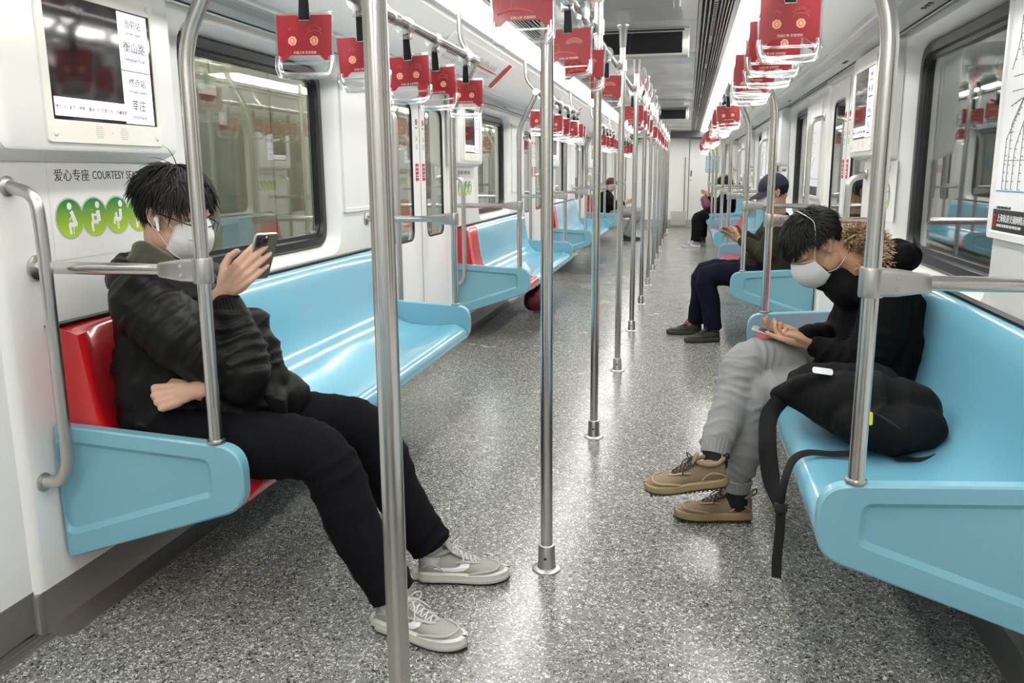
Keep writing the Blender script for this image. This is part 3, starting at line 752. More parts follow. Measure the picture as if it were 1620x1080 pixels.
for s, sn in ((-1, 'left'), (1, 'right')):
    for k in range(-1, NB):
        for kind in ('screen', 'courtesy', 'board'):
            if (s, kind) not in SP:
                if kind == 'screen': t = screen_unit(s, 1.775, 2.52) if s < 0 else screen_unit(s, 4.0, 4.72)
                if kind == 'courtesy': t = courtesy(s, 2.035 if s < 0 else 4.48)
                if kind == 'board': t = wall_board(s, 4.02, 4.555, 1.055, 1.715, 'blank') if s < 0 else wall_board(s, 2.02, 2.755, 1.05, 1.735, 'map')
                SP[(s, kind)] = (t, t.location.y)
                t.location.y += PER*k
            else:
                t0, y0 = SP[(s, kind)]; t = copy_tree(t0); t.location.y = y0+PER*k
            if kind == 'screen': tag(t, 'white station information screen box on the wall above the %s %s bench' % (BAYNAME[k], sn), 'screen', 'information screens')
            if kind == 'courtesy': tag(t, 'courtesy seat sticker of four green discs on the wall by the %s %s bench' % (BAYNAME[k], sn), 'sticker', 'courtesy stickers')
            if kind == 'board': tag(t, ('blank white framed board' if s < 0 else 'framed white metro network map')+' on the wall above the %s %s bench' % (BAYNAME[k], sn), 'board' if s < 0 else 'map', 'framed wall boards')
# line maps on the cove above the doors
def cove_map(s):
    t = empty('line_map'); a = V(XC+s*.862, 0, 2.015); b = V(XC+s*1.035, 0, 1.855); n = V(-s*.68, 0, -.73)
    yd = (b-a).normalized()*-1; F = frame((0, 0, 0), (0, 1, 0) if s < 0 else (0, -1, 0), yd); hgt = (b-a).length
    F.translation = (a+b)/2-V(XC+s*HW, 0, 0)+n*.012
    W = .80; Hh = hgt/2-.01
    bm = newbm(); box(bm, -W, W, -Hh, Hh, -.002, .0, mtx=F); sh = finish(bm, 'sheet', M_WHITE, t, smooth=False)
    bm = newbm(); box(bm, W-.15, W-.04, -Hh, Hh, 0.0, .0012, mtx=F); box(bm, -W+.12, W-.22, -.006, -.001, 0, .001, mtx=F)
    for q in range(27): ellipsoid(bm, (-W+.14+q*.043, -.0035, .001), (.010, .010, .0015), F, 8)
    finish(bm, 'red_band', M_REDINK, sh, smooth=False)
    bm = newbm(); rr = random.Random(5)
    for q in range(27):
        for r_ in range(2): box(bm, -W+.132+q*.043+.009*r_, -W+.136+q*.043+.009*r_, .012, .012+rr.uniform(.015, .045), 0, .001, mtx=F)
        box(bm, -W+.134+q*.043, -W+.138+q*.043, -.055, -.03, 0, .001, mtx=F)
    box(bm, W-.17, W-.145, -Hh+.02, Hh-.04, 0, .001, mtx=F)
    finish(bm, 'station_mark', mat('grey_ink', (.22, .22, .23), .5), sh, smooth=False)
    return t
for s, sn in ((-1, 'left'), (1, 'right')):
    t0 = None
    for k in range(-1, NB):
        t = t0 = cove_map(s) if t0 is None else t0
        if k >= 0: t = copy_tree(t0)
        t.location = (XC+s*HW, WB+.73+PER*k, 0)
        tag(t, 'line map with red band on the %s cove over the door past the %s bench' % (sn, BAYNAME[k]), 'map', 'line maps over the doors')

# ceiling displays
t0 = None
for i, (y, lab) in enumerate([(5.46, 'black ceiling display in a silver frame nearest the camera'), (12.1, 'black ceiling display farther down the car')]):
    if t0 is None:
        t0 = t = empty('ceiling_display')
        bm = newbm(); box(bm, -.375, .375, -.06, .06, -.165, -.001, .008); finish(bm, 'casing', mat('silver_paint', (.60, .60, .58), .3, .4), t)
        bm = newbm(); box(bm, -.335, .335, -.064, -.058, -.150, -.028); finish(bm, 'screen', mat('display_black', (.008, .008, .01), .15), t, smooth=False)
        bm = newbm(); box(bm, -.345, .345, -.062, -.059, -.022, -.010); finish(bm, 'shadow_gap', M_RUB, t, smooth=False)
    else: t = copy_tree(t0)
    t.location = (XC+.01, y, 2.10); tag(t, lab, 'display', 'ceiling displays')
for i, (y, lab) in enumerate([(4.3, 'grey ventilation box on the ceiling before the near display'), (11.0, 'grey ventilation box on the ceiling before the far display')]):
    bm = newbm(); box(bm, -.30, .30, -.25, .25, -.045, 0, .01); box(bm, -.27, .27, -.22, .22, -.050, -.04, .004)
    tag(finish(bm, 'vent_box', mat('vent_grey', (.40, .41, .41), .4), loc=(XC+.04, y, 2.10)), lab, 'vent', 'ceiling vent boxes')

# end wall fittings
t = empty('cab_door', (.31, END_Y, 0)); t['kind'] = 'structure'; t.name = 'door_20'
bm = newbm(); box(bm, -.285, .48, -.02, -.004, .17, 1.93, .006); finish(bm, 'door_leaf', M_WALL, t)
bm = newbm(); sweep(bm, fillet([V(-.38, -.005, 1.54), V(-.38, -.06, 1.50), V(-.38, -.06, .40), V(-.38, -.005, .36)], .04), .012, 10); finish(bm, 'door_pull', M_STEELD, t)
bm = newbm(); box(bm, -.26, -.235, -.026, -.018, 1.13, 1.26, .003); ellipsoid(bm, (-.25, -.022, 1.05), (.012, .006, .012)); finish(bm, 'lock', M_DARK, t)
bm = newbm(); box(bm, -.302, -.292, -.008, -.003, .17, 1.93); box(bm, .487, .497, -.008, -.003, .17, 1.93); finish(bm, 'door_gap', M_RUB, t, smooth=False)
t = empty('notice', (.50, END_Y-.021, 1.40)); bm = newbm(); box(bm, -.13, .17, -.004, -.001, -.19, .17); sh = finish(bm, 'sheet', mat('pale_blue_print', (.30, .50, .62), .4), t, smooth=False)
bm = newbm()
for q in range(7): box(bm, -.10, .13-.02*(q % 3), -.0048, -.004, .12-.045*q, .135-.045*q)
finish(bm, 'printed_line', mat('pale_ink', (.62, .74, .80), .5), sh, smooth=False)
tag(t, 'pale blue notice sheet on the end door', 'notice')
bm = newbm(); box(bm, -.36, -.02, END_Y-.03, END_Y-.0125, .04, .36, .004)
tag(finish(bm, 'equipment_cover', mat('beige_cover', (.50, .49, .44), .5)), 'low beige cover plate on the end wall beside the door', 'cover plate')

# ============================================================ OUTSIDE THE WINDOWS
bm = newbm(); box(bm, -9, XC-1.62, Y0-2, 26, -.25, -.15); struct(finish(bm, 'floor', mat('platform_paving', (.30, .30, .28), .4), smooth=False))
bm = newbm(); xw = -3.45; box(bm, xw-.1, xw, Y0-2, 26, -.15, 3.4); 
struct(finish(bm, 'wall_left', mat('platform_wall', (.50, .49, .40), .45), smooth=False))
bm = newbm()
y = Y0
while y < 26: box(bm, xw, xw+.006, y, y+.012, -.15, 3.3); y += .9
for z in (.9, 1.9, 2.6): box(bm, xw, xw+.005, Y0-2, 26, z, z+.01)
struct(finish(bm, 'trim_8', mat('joint_grey', (.28, .27, .22), .6), smooth=False))
bm = newbm(); box(bm, -9, XC-1.62, Y0-2, 26, 3.3, 3.35); struct(finish(bm, 'ceiling', mat('platform_ceiling', (.45, .45, .43), .5), smooth=False))
t0 = None
for i, y in enumerate((1.5, 5.0, 8.5, 12.0, 15.5)):  # unseen tube lamps, added to brighten the platform wall behind the left windows
    if t0 is None:
        t0 = t = empty('platform_fill_lamp'); bm = newbm(); box(bm, -.06, .06, -1.3, 1.3, -.05, -.005, .006); finish(bm, 'lamp_body', M_DOOR, t)
        bm = newbm(); sweep(bm, [V(0, -1.25, -.07), V(0, 1.25, -.07)], .018, 10); finish(bm, 'tube', mat('fill_tube_glow', (1, .97, .88), .5, emit=110), t)
    else: t = copy_tree(t0)
    t.location = (-2.75, y, 3.3); tag(t, 'unseen tube lamp added to light the platform outside, %s from the camera' % ORD[i], 'lamp', 'added platform fill lamps')
t = empty('platform_pillar', (-3.0, 6.95, -.15)); bm = newbm(); box(bm, -.16, .16, -.30, .30, 0, 3.44, .02); finish(bm, 'column', mat('pillar_cream', (.66, .63, .50), .4), t)
tag(t, 'cream platform pillar outside the left window', 'pillar')
t = empty('station_sign', (-2.835, 6.83, 1.60)); bm = newbm(); box(bm, 0, .02, -.30, .30, -.23, .22, .003); sg = finish(bm, 'sign_board', mat('sign_cream', (.80, .78, .66), .4), t)
F = frame((.021, -.26, .06), (0, 1, 0), (0, 0, 1)); bm = newbm(); text_bm(bm, '衡山路', .13, F); text_bm(bm, 'Hengshan Road', .055, F @ Matrix.Translation((.0, -.09, 0))); text_bm(bm, '←', .10, F @ Matrix.Translation((.08, -.24, 0)))
finish(bm, 'sign_lettering', M_BLACK, sg, smooth=False); tag(t, 'cream station name sign on the platform pillar outside the left window', 'sign')
t = empty('platform_door', (xw+.012, 5.75, -.14)); bm = newbm(); box(bm, 0, .05, -.30, .22, 0, 2.1, .01); lf = finish(bm, 'door_panel', mat('door_greygreen', (.33, .36, .30), .4), t)
bm = newbm(); box(bm, .05, .07, -.20, .0, 1.95, 2.02); box(bm, .05, .065, .05, .13, 1.75, 1.84); finish(bm, 'door_plate', M_WHITE, lf, smooth=False); tag(t, 'grey green door in the platform wall outside the left window', 'door')
bm = newbm(); box(bm, XC+2.3, XC+2.4, Y0-2, 26, -1.0, 4.0); struct(finish(bm, 'wall_right', mat('tunnel_concrete', (.16, .165, .165), .7, bump=(8, .4)), smooth=False))

# ============================================================ PEOPLE
SKIN = mat('skin_light', (.60, .37, .27), .48, sss=.12)
SKIN2 = mat('skin_tan', (.46, .25, .16), .5, sss=.1)
M_LIP = mat('nail_rose', (.68, .40, .33), .35)
M_HAIR = mat('black_hair', (.0055, .0048, .0045), .5, spec=.25)
M_MASK = mat('mask_white', (.66, .66, .655), .75)
def organic(name, fill, vox, m, parent=None, it=3, disp=None, loc=None, lam=.55):
    """overlapping closed forms grown into one continuous surface, relaxed, then folded"""
    bm = newbm(); fill(bm); bmesh.ops.recalc_face_normals(bm, faces=bm.faces)
    me = D.meshes.new(name); bm.to_mesh(me); bm.free()
    o = D.objects.new('tmp', me); COL.objects.link(o)
    md = o.modifiers.new('r', 'REMESH'); md.mode = 'VOXEL'; md.voxel_size = vox; md.adaptivity = 0
    bpy.context.view_layer.update()
    m2 = D.meshes.new_from_object(o.evaluated_get(bpy.context.evaluated_depsgraph_get())); D.objects.remove(o); D.meshes.remove(me)
    n = len(m2.vertices); co = np.empty(n*3); m2.vertices.foreach_get('co', co); co = co.reshape(-1, 3)
    ne = len(m2.edges); ed = np.empty(ne*2, dtype=np.int64); m2.edges.foreach_get('vertices', ed); ed = ed.reshape(-1, 2)
    deg = np.bincount(ed.ravel(), minlength=n)[:, None].astype(float)
    def relax(a, l):
        sm = np.zeros_like(a)
        for c in range(a.shape[1]):
            sm[:, c] = np.bincount(ed[:, 0], a[ed[:, 1], c], n)+np.bincount(ed[:, 1], a[ed[:, 0], c], n)
        return a+(sm/np.maximum(deg, 1)-a)*l
    for _ in range(it): co = relax(co, lam); co = relax(co, -lam*.35)
    if disp:
        m2.vertices.foreach_set('co', co.ravel()); m2.update()
        no = np.empty(n*3); m2.vertex_normals.foreach_get('vector', no) if hasattr(m2, 'vertex_normals') else m2.vertices.foreach_get('normal', no)
        no = no.reshape(-1, 3); d = disp(co, no); co = co+no*d[:, None]; co = relax(co, .25)
    m2.vertices.foreach_set('co', co.ravel()); m2.update()
    m2.materials.clear(); m2.materials.append(m); m2.name = name
    m2.polygons.foreach_set('use_smooth', [True]*len(m2.polygons))
    return link(name, m2, parent, loc)
def pn(p, k, seed=0):
    """cheap smooth noise -1..1 on an array of points"""
    r = np.random.RandomState(seed); out = np.zeros(len(p))
    for i in range(5):
        a = r.normal(size=3); a /= np.linalg.norm(a); b = r.normal(size=3); b /= np.linalg.norm(b)
        out += np.sin(p @ a*k*(1+.35*i)+r.uniform(0, 6)+1.6*np.sin(p @ b*k*.7+r.uniform(0, 6)))
    return out/3.2
def axis_s(co, chain):
    """arc length of the closest point on a chain, and the distance to it"""
    best = np.full(len(co), 1e9); s = np.zeros(len(co)); acc = 0
    for a, b in zip(chain[:-1], chain[1:]):
        a = np.array(a); b = np.array(b); d = b-a; L = np.linalg.norm(d); t = np.clip((co-a) @ d/L/L, 0, 1)
        dist = np.linalg.norm(co-a-t[:, None]*d, axis=1); u = dist < best; best[u] = dist[u]; s[u] = (acc+t*L)[u]; acc += L
    return s, best
def folds(chains, amp, lam, joints=(), jamp=0., seed=1, quilt=0., qlam=.08):
    """creases that run round the limbs, deeper at the joints; quilt adds puffy baffles"""
    def f(co, no):
        D_ = []; S = []
        for c in chains:
            s, d = axis_s(co, c); D_.append(d); S.append(s)
        D_ = np.array(D_); S = np.array(S); k = D_.argmin(0); s = S[k, np.arange(len(co))]
        w = s+.035*pn(co, 9, seed)+.012*pn(co, 30, seed+1)
        ridge = 1-np.abs(np.sin(w*PI/lam+k))
        mask = .5+.5*pn(co, 11, seed+2)
        g = amp*(ridge**2*mask-.3)+amp*.5*pn(co, 26, seed+3)
        if len(joints):
            J = np.zeros(len(co))
            for j, rad in joints: J = np.maximum(J, np.exp(-(np.linalg.norm(co-np.array(j), axis=1)/rad)**2))
            w2 = s+.02*pn(co, 16, seed+5); g += J*jamp*((1-np.abs(np.sin(w2*PI/(lam*.55))))**1.5-.35)*(.6+.4*pn(co, 20, seed+6))
        if quilt: g += quilt*(np.abs(np.sin((s+.012*pn(co, 8, seed+4))*PI/qlam))**.45-.75)
        return g
    return f
def cap(bm, pts, rad, n=14, flat=1., up=None): sweep(bm, pts, rad, n, flat, up, dome=True)
def blob(bm, c, r, rot=None, seg=16):
    M = Matrix.Translation(c) @ (rot.to_4x4() if rot is not None else Matrix.Identity(4)); ellipsoid(bm, (0, 0, 0), r, M, seg)

def head_frame(c, fwd, left=None, up=(0, 0, 1)):
    x = Vector(fwd).normalized(); u = Vector(up); y = u.cross(x).normalized() if left is None else (Vector(left)-x*x.dot(Vector(left))).normalized(); z = x.cross(y)
    return Matrix(((x.x, y.x, z.x, c[0]), (x.y, y.y, z.y, c[1]), (x.z, y.z, z.z, c[2]), (0, 0, 0, 1)))
def head_fill(bm, M, fat=1.):
    def b(c, r, seg=18): ellipsoid(bm, c, r, M, seg)
    def s(pts, r, n=10): sweep(bm, [M @ V(*p) for p in pts], r, n, dome=True)
    b((-.014, 0, .030), (.094, .074, .082)); b((.020, 0, .030), (.070, .066, .070)); b((.030, 0, -.018), (.058, .060*fat, .080))
    b((.030, 0, -.070), (.050, .050*fat, .036)); b((.066, 0, -.090), (.022, .026, .020)); b((-.02, 0, -.04), (.07, .058, .05))
    for q in (-1, 1):
        b((.058, q*.040*fat, -.022), (.024, .021, .022)); b((.012, q*.054*fat, -.066), (.036, .012, .028)); s([(.078, q*.012, .021), (.080, q*.030, .025), (.066, q*.050, .018)], [.011, .011, .009])
        # ear: shell, rim, lobe
        ellipsoid(bm, (0, 0, 0), (.017, .006, .030), M @ Matrix.Translation((-.012, q*.077, -.004)) @ Matrix.Rotation(q*-.45, 4, 'Z') @ Matrix.Rotation(-.18, 4, 'Y'), 14)
        rim = [(.000, q*.074, .018), (-.012, q*.082, .028), (-.027, q*.087, .018), (-.030, q*.087, .0), (-.022, q*.083, -.018), (-.008, q*.077, -.030)]
        s(smooth_path(rim, 4), .0045, 8); b((-.006, q*.077, -.028), (.008, .006, .009)); b((.002, q*.074, -.006), (.006, .006, .008))
        b((.079, q*.030, .000), (.012, .014, .009))
    s([(.084, 0, .014), (.098, 0, -.008), (.108, 0, -.026)], [.008, .010, .0125]); b((.100, .012, -.030), (.012, .009, .008)); b((.100, -.012, -.030), (.012, .009, .008))
    b((.090, 0, -.056), (.010, .024, .006)); b((.089, 0, -.066), (.010, .020, .007)); b((.078, 0, -.06), (.016, .032, .022))
def hand_fill(bm, M, curls, th=1, spread=1., thumb=None, k=1.):
    """M: x along the fingers, z out of the back of the hand, thumb on th*y; curls: per finger three angles"""
    P = lambda a, b, c: M @ V(a*k, th*b*k, c*k)
    base = [(.088, .030), (.092, .0095), (.087, -.010), (.080, -.028)]; L = [(.040, .025, .020), (.045, .028, .021), (.041, .026, .020), (.031, .019, .018)]
    R = [.0092, .0094, .0088, .0076]
    cap(bm, [P(-.035, 0, 0), P(.0, 0, 0), P(.02, 0, -.001)], [.026*k, .025*k, .024*k], 14, .74, M.to_3x3() @ V(0, 0, 1))
    ellipsoid(bm, (.048*k, 0, -.004*k), (.048*k, .038*k, .0135*k), M, 16); ellipsoid(bm, (.035*k, th*.022*k, -.010*k), (.034*k, .017*k, .014*k), M, 14)
    tips = []
    for i, ((bx, by), ls, r) in enumerate(zip(base, L, R)):
        cap(bm, [P(.005, by*.55, 0), P(bx, by, 0)], [.013*k, (r+.0022)*k], 10)
        a = 0; x, z = bx, 0; y = by; pts = [P(x, y, z)]; sp = (1.5-i)*.07*spread
        for l, c in zip(ls, curls[i]):
            a += math.radians(c); x += l*math.cos(a); z -= l*math.sin(a); y += l*math.sin(sp)*math.cos(a); pts.append(P(x, y, z))
        cap(bm, pts, [r*1.1*k, r*1.03*k, r*.95*k, r*.80*k], 12)
        tips.append((pts[-1], (pts[-1]-pts[-2]).normalized(), M.to_3x3() @ V(math.sin(a), 0, math.cos(a)), r))
    t = thumb or [(.012, .022, -.008), (.045, .046, -.016), (.075, .056, -.020), (.098, .054, -.022)]
    tp = [P(*q) for q in t]; cap(bm, tp, [.015*k, .0125*k, .0105*k, .0088*k], 12)
    tips.append((tp[-1], (tp[-1]-tp[-2]).normalized(), (M.to_3x3() @ V(0, th*.8, .6)).normalized(), .0098)); return tips
def nails(parent, tips, name='fingernail'):
    bm = newbm()
    for p, d, n, r in tips:
        F = frame(p+n*r*.62-d*.001, d, n.cross(d)); ellipsoid(bm, (0, 0, 0), (.0062, .0048, .0016), F, 10)
    return finish(bm, name, M_LIP, parent)
def hair_fill(parent, M, region, n, ln, width, crown=(-.035, 0, .11), rr=(.101, .083, .093), cen=(-.010, 0, .034), lift=.012, fall=0., seed=2, jitter=.35, name='hair', m=None, lfn=None):
    rd = random.Random(seed); bm = newbm(); C = V(*cen); cr = V(*crown)
    # closed scalp shell
    b = bmesh.new(); bmesh.ops.create_uvsphere(b, u_segments=40, v_segments=26, radius=1)
    for v in b.verts:
        d = v.co.normalized(); ok = region(V(d.x*rr[0], d.y*rr[1], d.z*rr[2])+C)
        k_ = 1.02+.03*math.sin(d.x*9+d.y*7)*math.sin(d.z*8+d.y*5) if ok else .80
        v.co = V(d.x*rr[0]*k_, d.y*rr[1]*k_, d.z*rr[2]*k_)+C
    merge(bm, b, M)
    c = 0
    while c < n:
        d = V(rd.gauss(0, 1), rd.gauss(0, 1), rd.gauss(0, 1)).normalized(); p = V(d.x*rr[0], d.y*rr[1], d.z*rr[2])+C
        if not region(p): continue
        c += 1
        nr = V(d.x/rr[0], d.y/rr[1], d.z/rr[2]).normalized()
        fl = (p-cr); fl = (fl-nr*fl.dot(nr)); fl = fl.normalized() if fl.length > .004 else V(1, 0, 0)
        fl = (fl+V(rd.gauss(0, jitter), rd.gauss(0, jitter), rd.gauss(0, jitter))+V(0, 0, -fall)).normalized(); fl = (fl-nr*fl.dot(nr)*.8).normalized()
        l = ln*rd.uniform(.6, 1.25)*(lfn(p) if lfn else 1); q = p+nr*.002; pts = [M @ q]; dr = (nr*lift/.012*.35+fl).normalized()
        for k in range(4):
            q = q+dr*l/4; e = V((q-C).x/rr[0], (q-C).y/rr[1], (q-C).z/rr[2]); 
            if e.length < 1.03: q = C+(q-C)*(1.03/e.length)
            dr = (dr+V(0, 0, -.18-fall*.3)+nr*-.10*k*.5).normalized(); pts.append(M @ q)
        wd = width*rd.uniform(.6, 1.2); sweep(bm, pts, [wd*.8, wd, wd*.85, wd*.55, wd*.12], 4, flat=.45, up=M.to_3x3() @ nr)
    return finish(bm, name, m or M_HAIR, parent, angle=60)

def shoe(parent, heel, direction, up=(0, 0, 1), L=.29, style='trainer', cols=None, side=1):
    """shoe with parts; heel point on the sole's underside; direction heel->toe"""
    F = frame(heel, direction, Vector(up).cross(Vector(direction)))
    up_m, mid_m, out_m, lace_m = cols[:4]; k = L/.29
    prof = [(0.004, .018), (.010, .026), (.02, .032), (.05, .036), (.09, .035), (.13, .037), (.17, .043), (.205, .0455), (.235, .0415), (.255, .0350), (.270, .0265), (.280, .0180), (.286, .0105), (.289, .004)]
    hs = {.004: .080, .010: .088, .02: .094, .05: .098, .09: .094, .13: .083, .17: .069, .205: .060, .235: .054, .255: .050, .270: .046, .280: .041, .286: .036, .289: .032}
    mh = .034 if style == 'trainer' else .030
    root = empty('shoe'); root.parent = parent
    bm = newbm(); loops = []
    for x, w_ in prof:
        z0, z1 = mh-.008, hs[x]; ring = []
        for a in range(20):
            t = a/20*2*PI; cx, sx = math.cos(t), math.sin(t); zz = (z0+z1)/2+(z1-z0)/2*math.copysign(abs(sx)**.8, sx)
            taper = 1-.42*max(0, (zz-z0)/(z1-z0))**1.6*(1 if x < .16 else .6)
            ring.append(F @ V(x*k, w_*k*math.copysign(abs(cx)**.7, cx)*taper, zz*k))
        loops.append(ring)
    loft(bm, loops); upper = finish(bm, 'shoe_upper', up_m, root, angle=80)
    # ankle collar
    bm = newbm()
    ring = [F @ V((.052+.047*math.cos(a))*k, .030*math.sin(a)*k, (.094+.008*(math.cos(a) > 0)*math.cos(a)+.006*(math.cos(a) < -.6))*k) for a in [2*PI*i/20 for i in range(21)]]
    sweep(bm, ring, .008*k, 10); finish(bm, 'shoe_collar', up_m, upper)
    # midsole, outsole
    bm = newbm(); q = []
    ext = .016 if style == 'trainer' else .002
    for x, w_ in [(-ext, .006), (-ext+.004, .016)]+prof[:-1]+[(.2885, .006), (.2905, .0005)]: q.append((x if x < .2 else .2+(x-.2)*1.03, w_+.005*min(1, w_/.02)))
    loops = []
    for z, g in ((.006, -.003), (.010, 0), (mh*.55, -.001), (mh, .002 if style == 'trainer' else 0), (mh+.004, -.005)):
        ol = [(x+(0 if 0 < x < .29 else -.0)*1, w_+g) for x, w_ in q]; rise = lambda x: max(0, (x-.23))**1.5*.35
        loops.append([F @ V(x*k, w2*k, (z+rise(x))*k) for x, w2 in ol]+[F @ V(x*k, -w2*k, (z+rise(x))*k) for x, w2 in ol[::-1]])
    loft(bm, loops); mid = finish(bm, 'midsole', mid_m, root, angle=50)
    if style == 'trainer':
        bm = newbm(); loops = []
        for z, g in ((.008, .0012), (.015, .0016), (.016, .0006)): loops.append([F @ V((x+(.014 if x < 0 else 0))*k, (w2+g)*k, (z+rise(x))*k) for x, w2 in q]+[F @ V((x+(.014 if x < 0 else 0))*k, -(w2+g)*k, (z+rise(x))*k) for x, w2 in q[::-1]])
        loft(bm, loops); finish(bm, 'lower_midsole', mat('grey_foam', (.42, .42, .38), .6), mid, angle=50)
    bm = newbm(); loops = []
    for z, g in ((.0, -.004), (.0065, 0)):
        loops.append([F @ V((x+.002)*k, (w2+g)*k, (z+rise(x))*k) for x, w2 in q]+[F @ V((x+.002)*k, -(w2+g)*k, (z+rise(x))*k) for x, w2 in q[::-1]])
    loft(bm, loops)
    if style != 'trainer':
        for i in range(18):
            for sg in (-1, 1): box(bm, (.012+i*.015)*k, (.020+i*.015)*k, sg*.026*k-.014, sg*.026*k+.014, -.004, .003, .001, F @ Matrix.Translation((0, 0, rise(.012+i*.015)*k)))
    finish(bm, 'outsole', out_m, root, angle=50)
    # toe overlay, tongue, laces, eyestay
    bm = newbm()
    for sg in (-1, 1):
        pts = [F @ V(x*k, sg*y*k, z*k) for x, y, z in ((.125, .030, .070), (.155, .026, .071), (.185, .018, .0655), (.200, .004, .0615))]; sweep(bm, smooth_path(pts, 4), .0055*k, 8, .5)
        pts = [F @ V(x*k, sg*y*k, z*k) for x, y, z in ((.165, .045, .036), (.20, .0465, .044), (.235, .040, .046), (.255, .024, .0475), (.262, .0, .049))]; sweep(bm, smooth_path(pts, 4), .004*k, 8)
        pts = [F @ V(x*k, sg*y*k, z*k) for x, y, z in ((.006, .026, .040), (.03, .036, .060), (.06, .035, .062), (.09, .0365, .040))]; sweep(bm, smooth_path(pts, 4), .003*k, 8)
    finish(bm, 'overlay', cols[4] if len(cols) > 4 else up_m, upper)
    bm = newbm(); cap(bm, [F @ V(x*k, 0, z*k) for x, z in ((.195, .058), (.15, .078), (.115, .098), (.10, .116))], [.010*k, .020*k, .024*k, .022*k], 12, .28, F.to_3x3() @ V(.5, 0, 1)); finish(bm, 'tongue', up_m, upper)
    bm = newbm(); rd = random.Random(1)
    for i in range(6):
        x = .188-.0145*i; z = .0655+.0072*i; y = .017+.0014*i
        for sg in (-1, 1):
            sweep(bm, smooth_path([F @ V(x*k, -sg*y*k, (z-.002)*k), F @ V((x-.004)*k, 0, (z+.0085)*k), F @ V((x-.012)*k, sg*y*k, (z+.002)*k)], 4), .0024*k, 6, .7)
    x, z = .108, .108
    for sg in (-1, 1):
        pts = [(x, 0, z), (x+.012, sg*.014, z+.016), (x+.020, sg*.034, z+.010), (x+.016, sg*.030, z-.008), (x+.002, sg*.006, z-.002)]
        sweep(bm, smooth_path([F @ V(a*k, b*k, c*k) for a, b, c in pts], 5), .0022*k, 6)
        pts = [(x, 0, z), (x+.024, sg*.012, z-.002), (x+.040, sg*.030, z-.022), (x+.044, sg*.040, z-.036)]
        sweep(bm, smooth_path([F @ V(a*k, b*k, c*k) for a, b, c in pts], 5), .0022*k, 6)
    finish(bm, 'laces', lace_m, upper)
    if style == 'trainer':
        # tapering curved tick on both flanks
        for sg in (-1, 1):
            bm = newbm(); lo = [(.055, .052), (.075, .046), (.10, .043), (.125, .043), (.150, .048), (.166, .058), (.168, .066)]; hi = [(.055, .0535), (.078, .053), (.10, .0525), (.122, .054), (.136, .060), (.142, .068), (.144, .076)]
            def yy(x, z):
                w_ = np.interp(x, [p[0] for p in prof], [p[1] for p in prof]); h1 = np.interp(x, [p[0] for p in prof], [hs[p[0]] for p in prof]); z0 = mh-.008
                tt = (z-z0)/(h1-z0); sx = (tt*2-1); sx = math.copysign(min(.999, abs(sx))**(1/.8), sx); cx = math.sqrt(max(0, 1-sx*sx)); return w_*cx**.7*(1-.42*max(0, tt)**1.6*(1 if x < .16 else .6))
            loft(bm, [[F @ V(x*k, sg*(yy(x, z)+d)*k, z*k) for x, z in lo]+[F @ V(x*k, sg*(yy(x, z)+d)*k, z*k) for x, z in hi[::-1]] for d in (-.001, .0045)])
            finish(bm, 'side_mark', M_WHITE, upper, smooth=False)
    return root

# ------------------------------------------------------------ seated man with the raised phone (left)
def H_(x): return Vector(x)
HEAD = head_frame((-1.437, 2.18, 1.140), (.93, .03, -.34))
RS, RE, RW = (-1.465, 2.030, .905), (-1.195, 2.062, .705), (-1.245, 2.095, .900)
LS, LE, LW = (-1.475, 2.350, .905), (-1.405, 2.350, .690), (-1.292, 2.012, .668)
RH, RK, RA = (-1.385, 2.075, .520), (-.955, 2.055, .480), (-.735, 2.025, .125)
LH, LK, LA = (-1.390, 2.265, .520), (-.935, 2.325, .475), (-.722, 2.335, .125)
PHM = frame((-1.246, 2.092, .932), (.74, .06, .67), (-.67, -.20, .74))       # phone hand: y is the thumb side
if PHM.to_3x3().col[2].y > 0: PHM = PHM @ Matrix.Diagonal((1, -1, -1, 1))
FIM = frame((-1.312, 1.985, .672), (-.93, -.25, -.20), (-.12, -.35, -.93))
if FIM.to_3x3().col[2].y > 0: FIM = FIM @ Matrix.Diagonal((1, 1, -1, 1))
tips = []
def body1(bm):
    head_fill(bm, HEAD)
    cap(bm, [HEAD @ V(-.022, 0, -.05), V(-1.470, 2.17, 1.00), V(-1.475, 2.17, .94)], [.055, .056, .062])
    cap(bm, [V(-1.40, 2.17, .53), V(-1.43, 2.17, .65), V(-1.45, 2.17, .80), V(-1.465, 2.17, .90)], [.12, .11, .12, .10], 16)
    for S, E_, W in ((RS, RE, RW), (LS, LE, LW)): cap(bm, [V(-1.465, 2.17, .90), S, E_, W], [.08, .055, .042, .028])
    for A, B, C in ((RH, RK, RA), (LH, LK, LA)): cap(bm, [A, B, V(C[0]-.035, C[1], C[2]-.01)], [.085, .058, .030]); cap(bm, [V(C[0]-.035, C[1], C[2]-.01), V(C[0]-.02, C[1], .055), V(C[0]+.06, C[1], .050)], [.026, .022, .016])
    tips.extend(hand_fill(bm, PHM, [(12, 20, 14), (14, 22, 16), (18, 26, 18), (24, 32, 20)], 1, .3, [(.012, .022, -.008), (.045, .050, -.022), (.070, .060, -.036), (.094, .056, -.046)]))
    tips.extend(hand_fill(bm, FIM, [(62, 88, 60), (66, 90, 62), (70, 92, 62), (74, 92, 60)], -1, .3, [(.012, .022, -.008), (.045, .038, -.022), (.070, .030, -.036), (.084, .012, -.042)]))
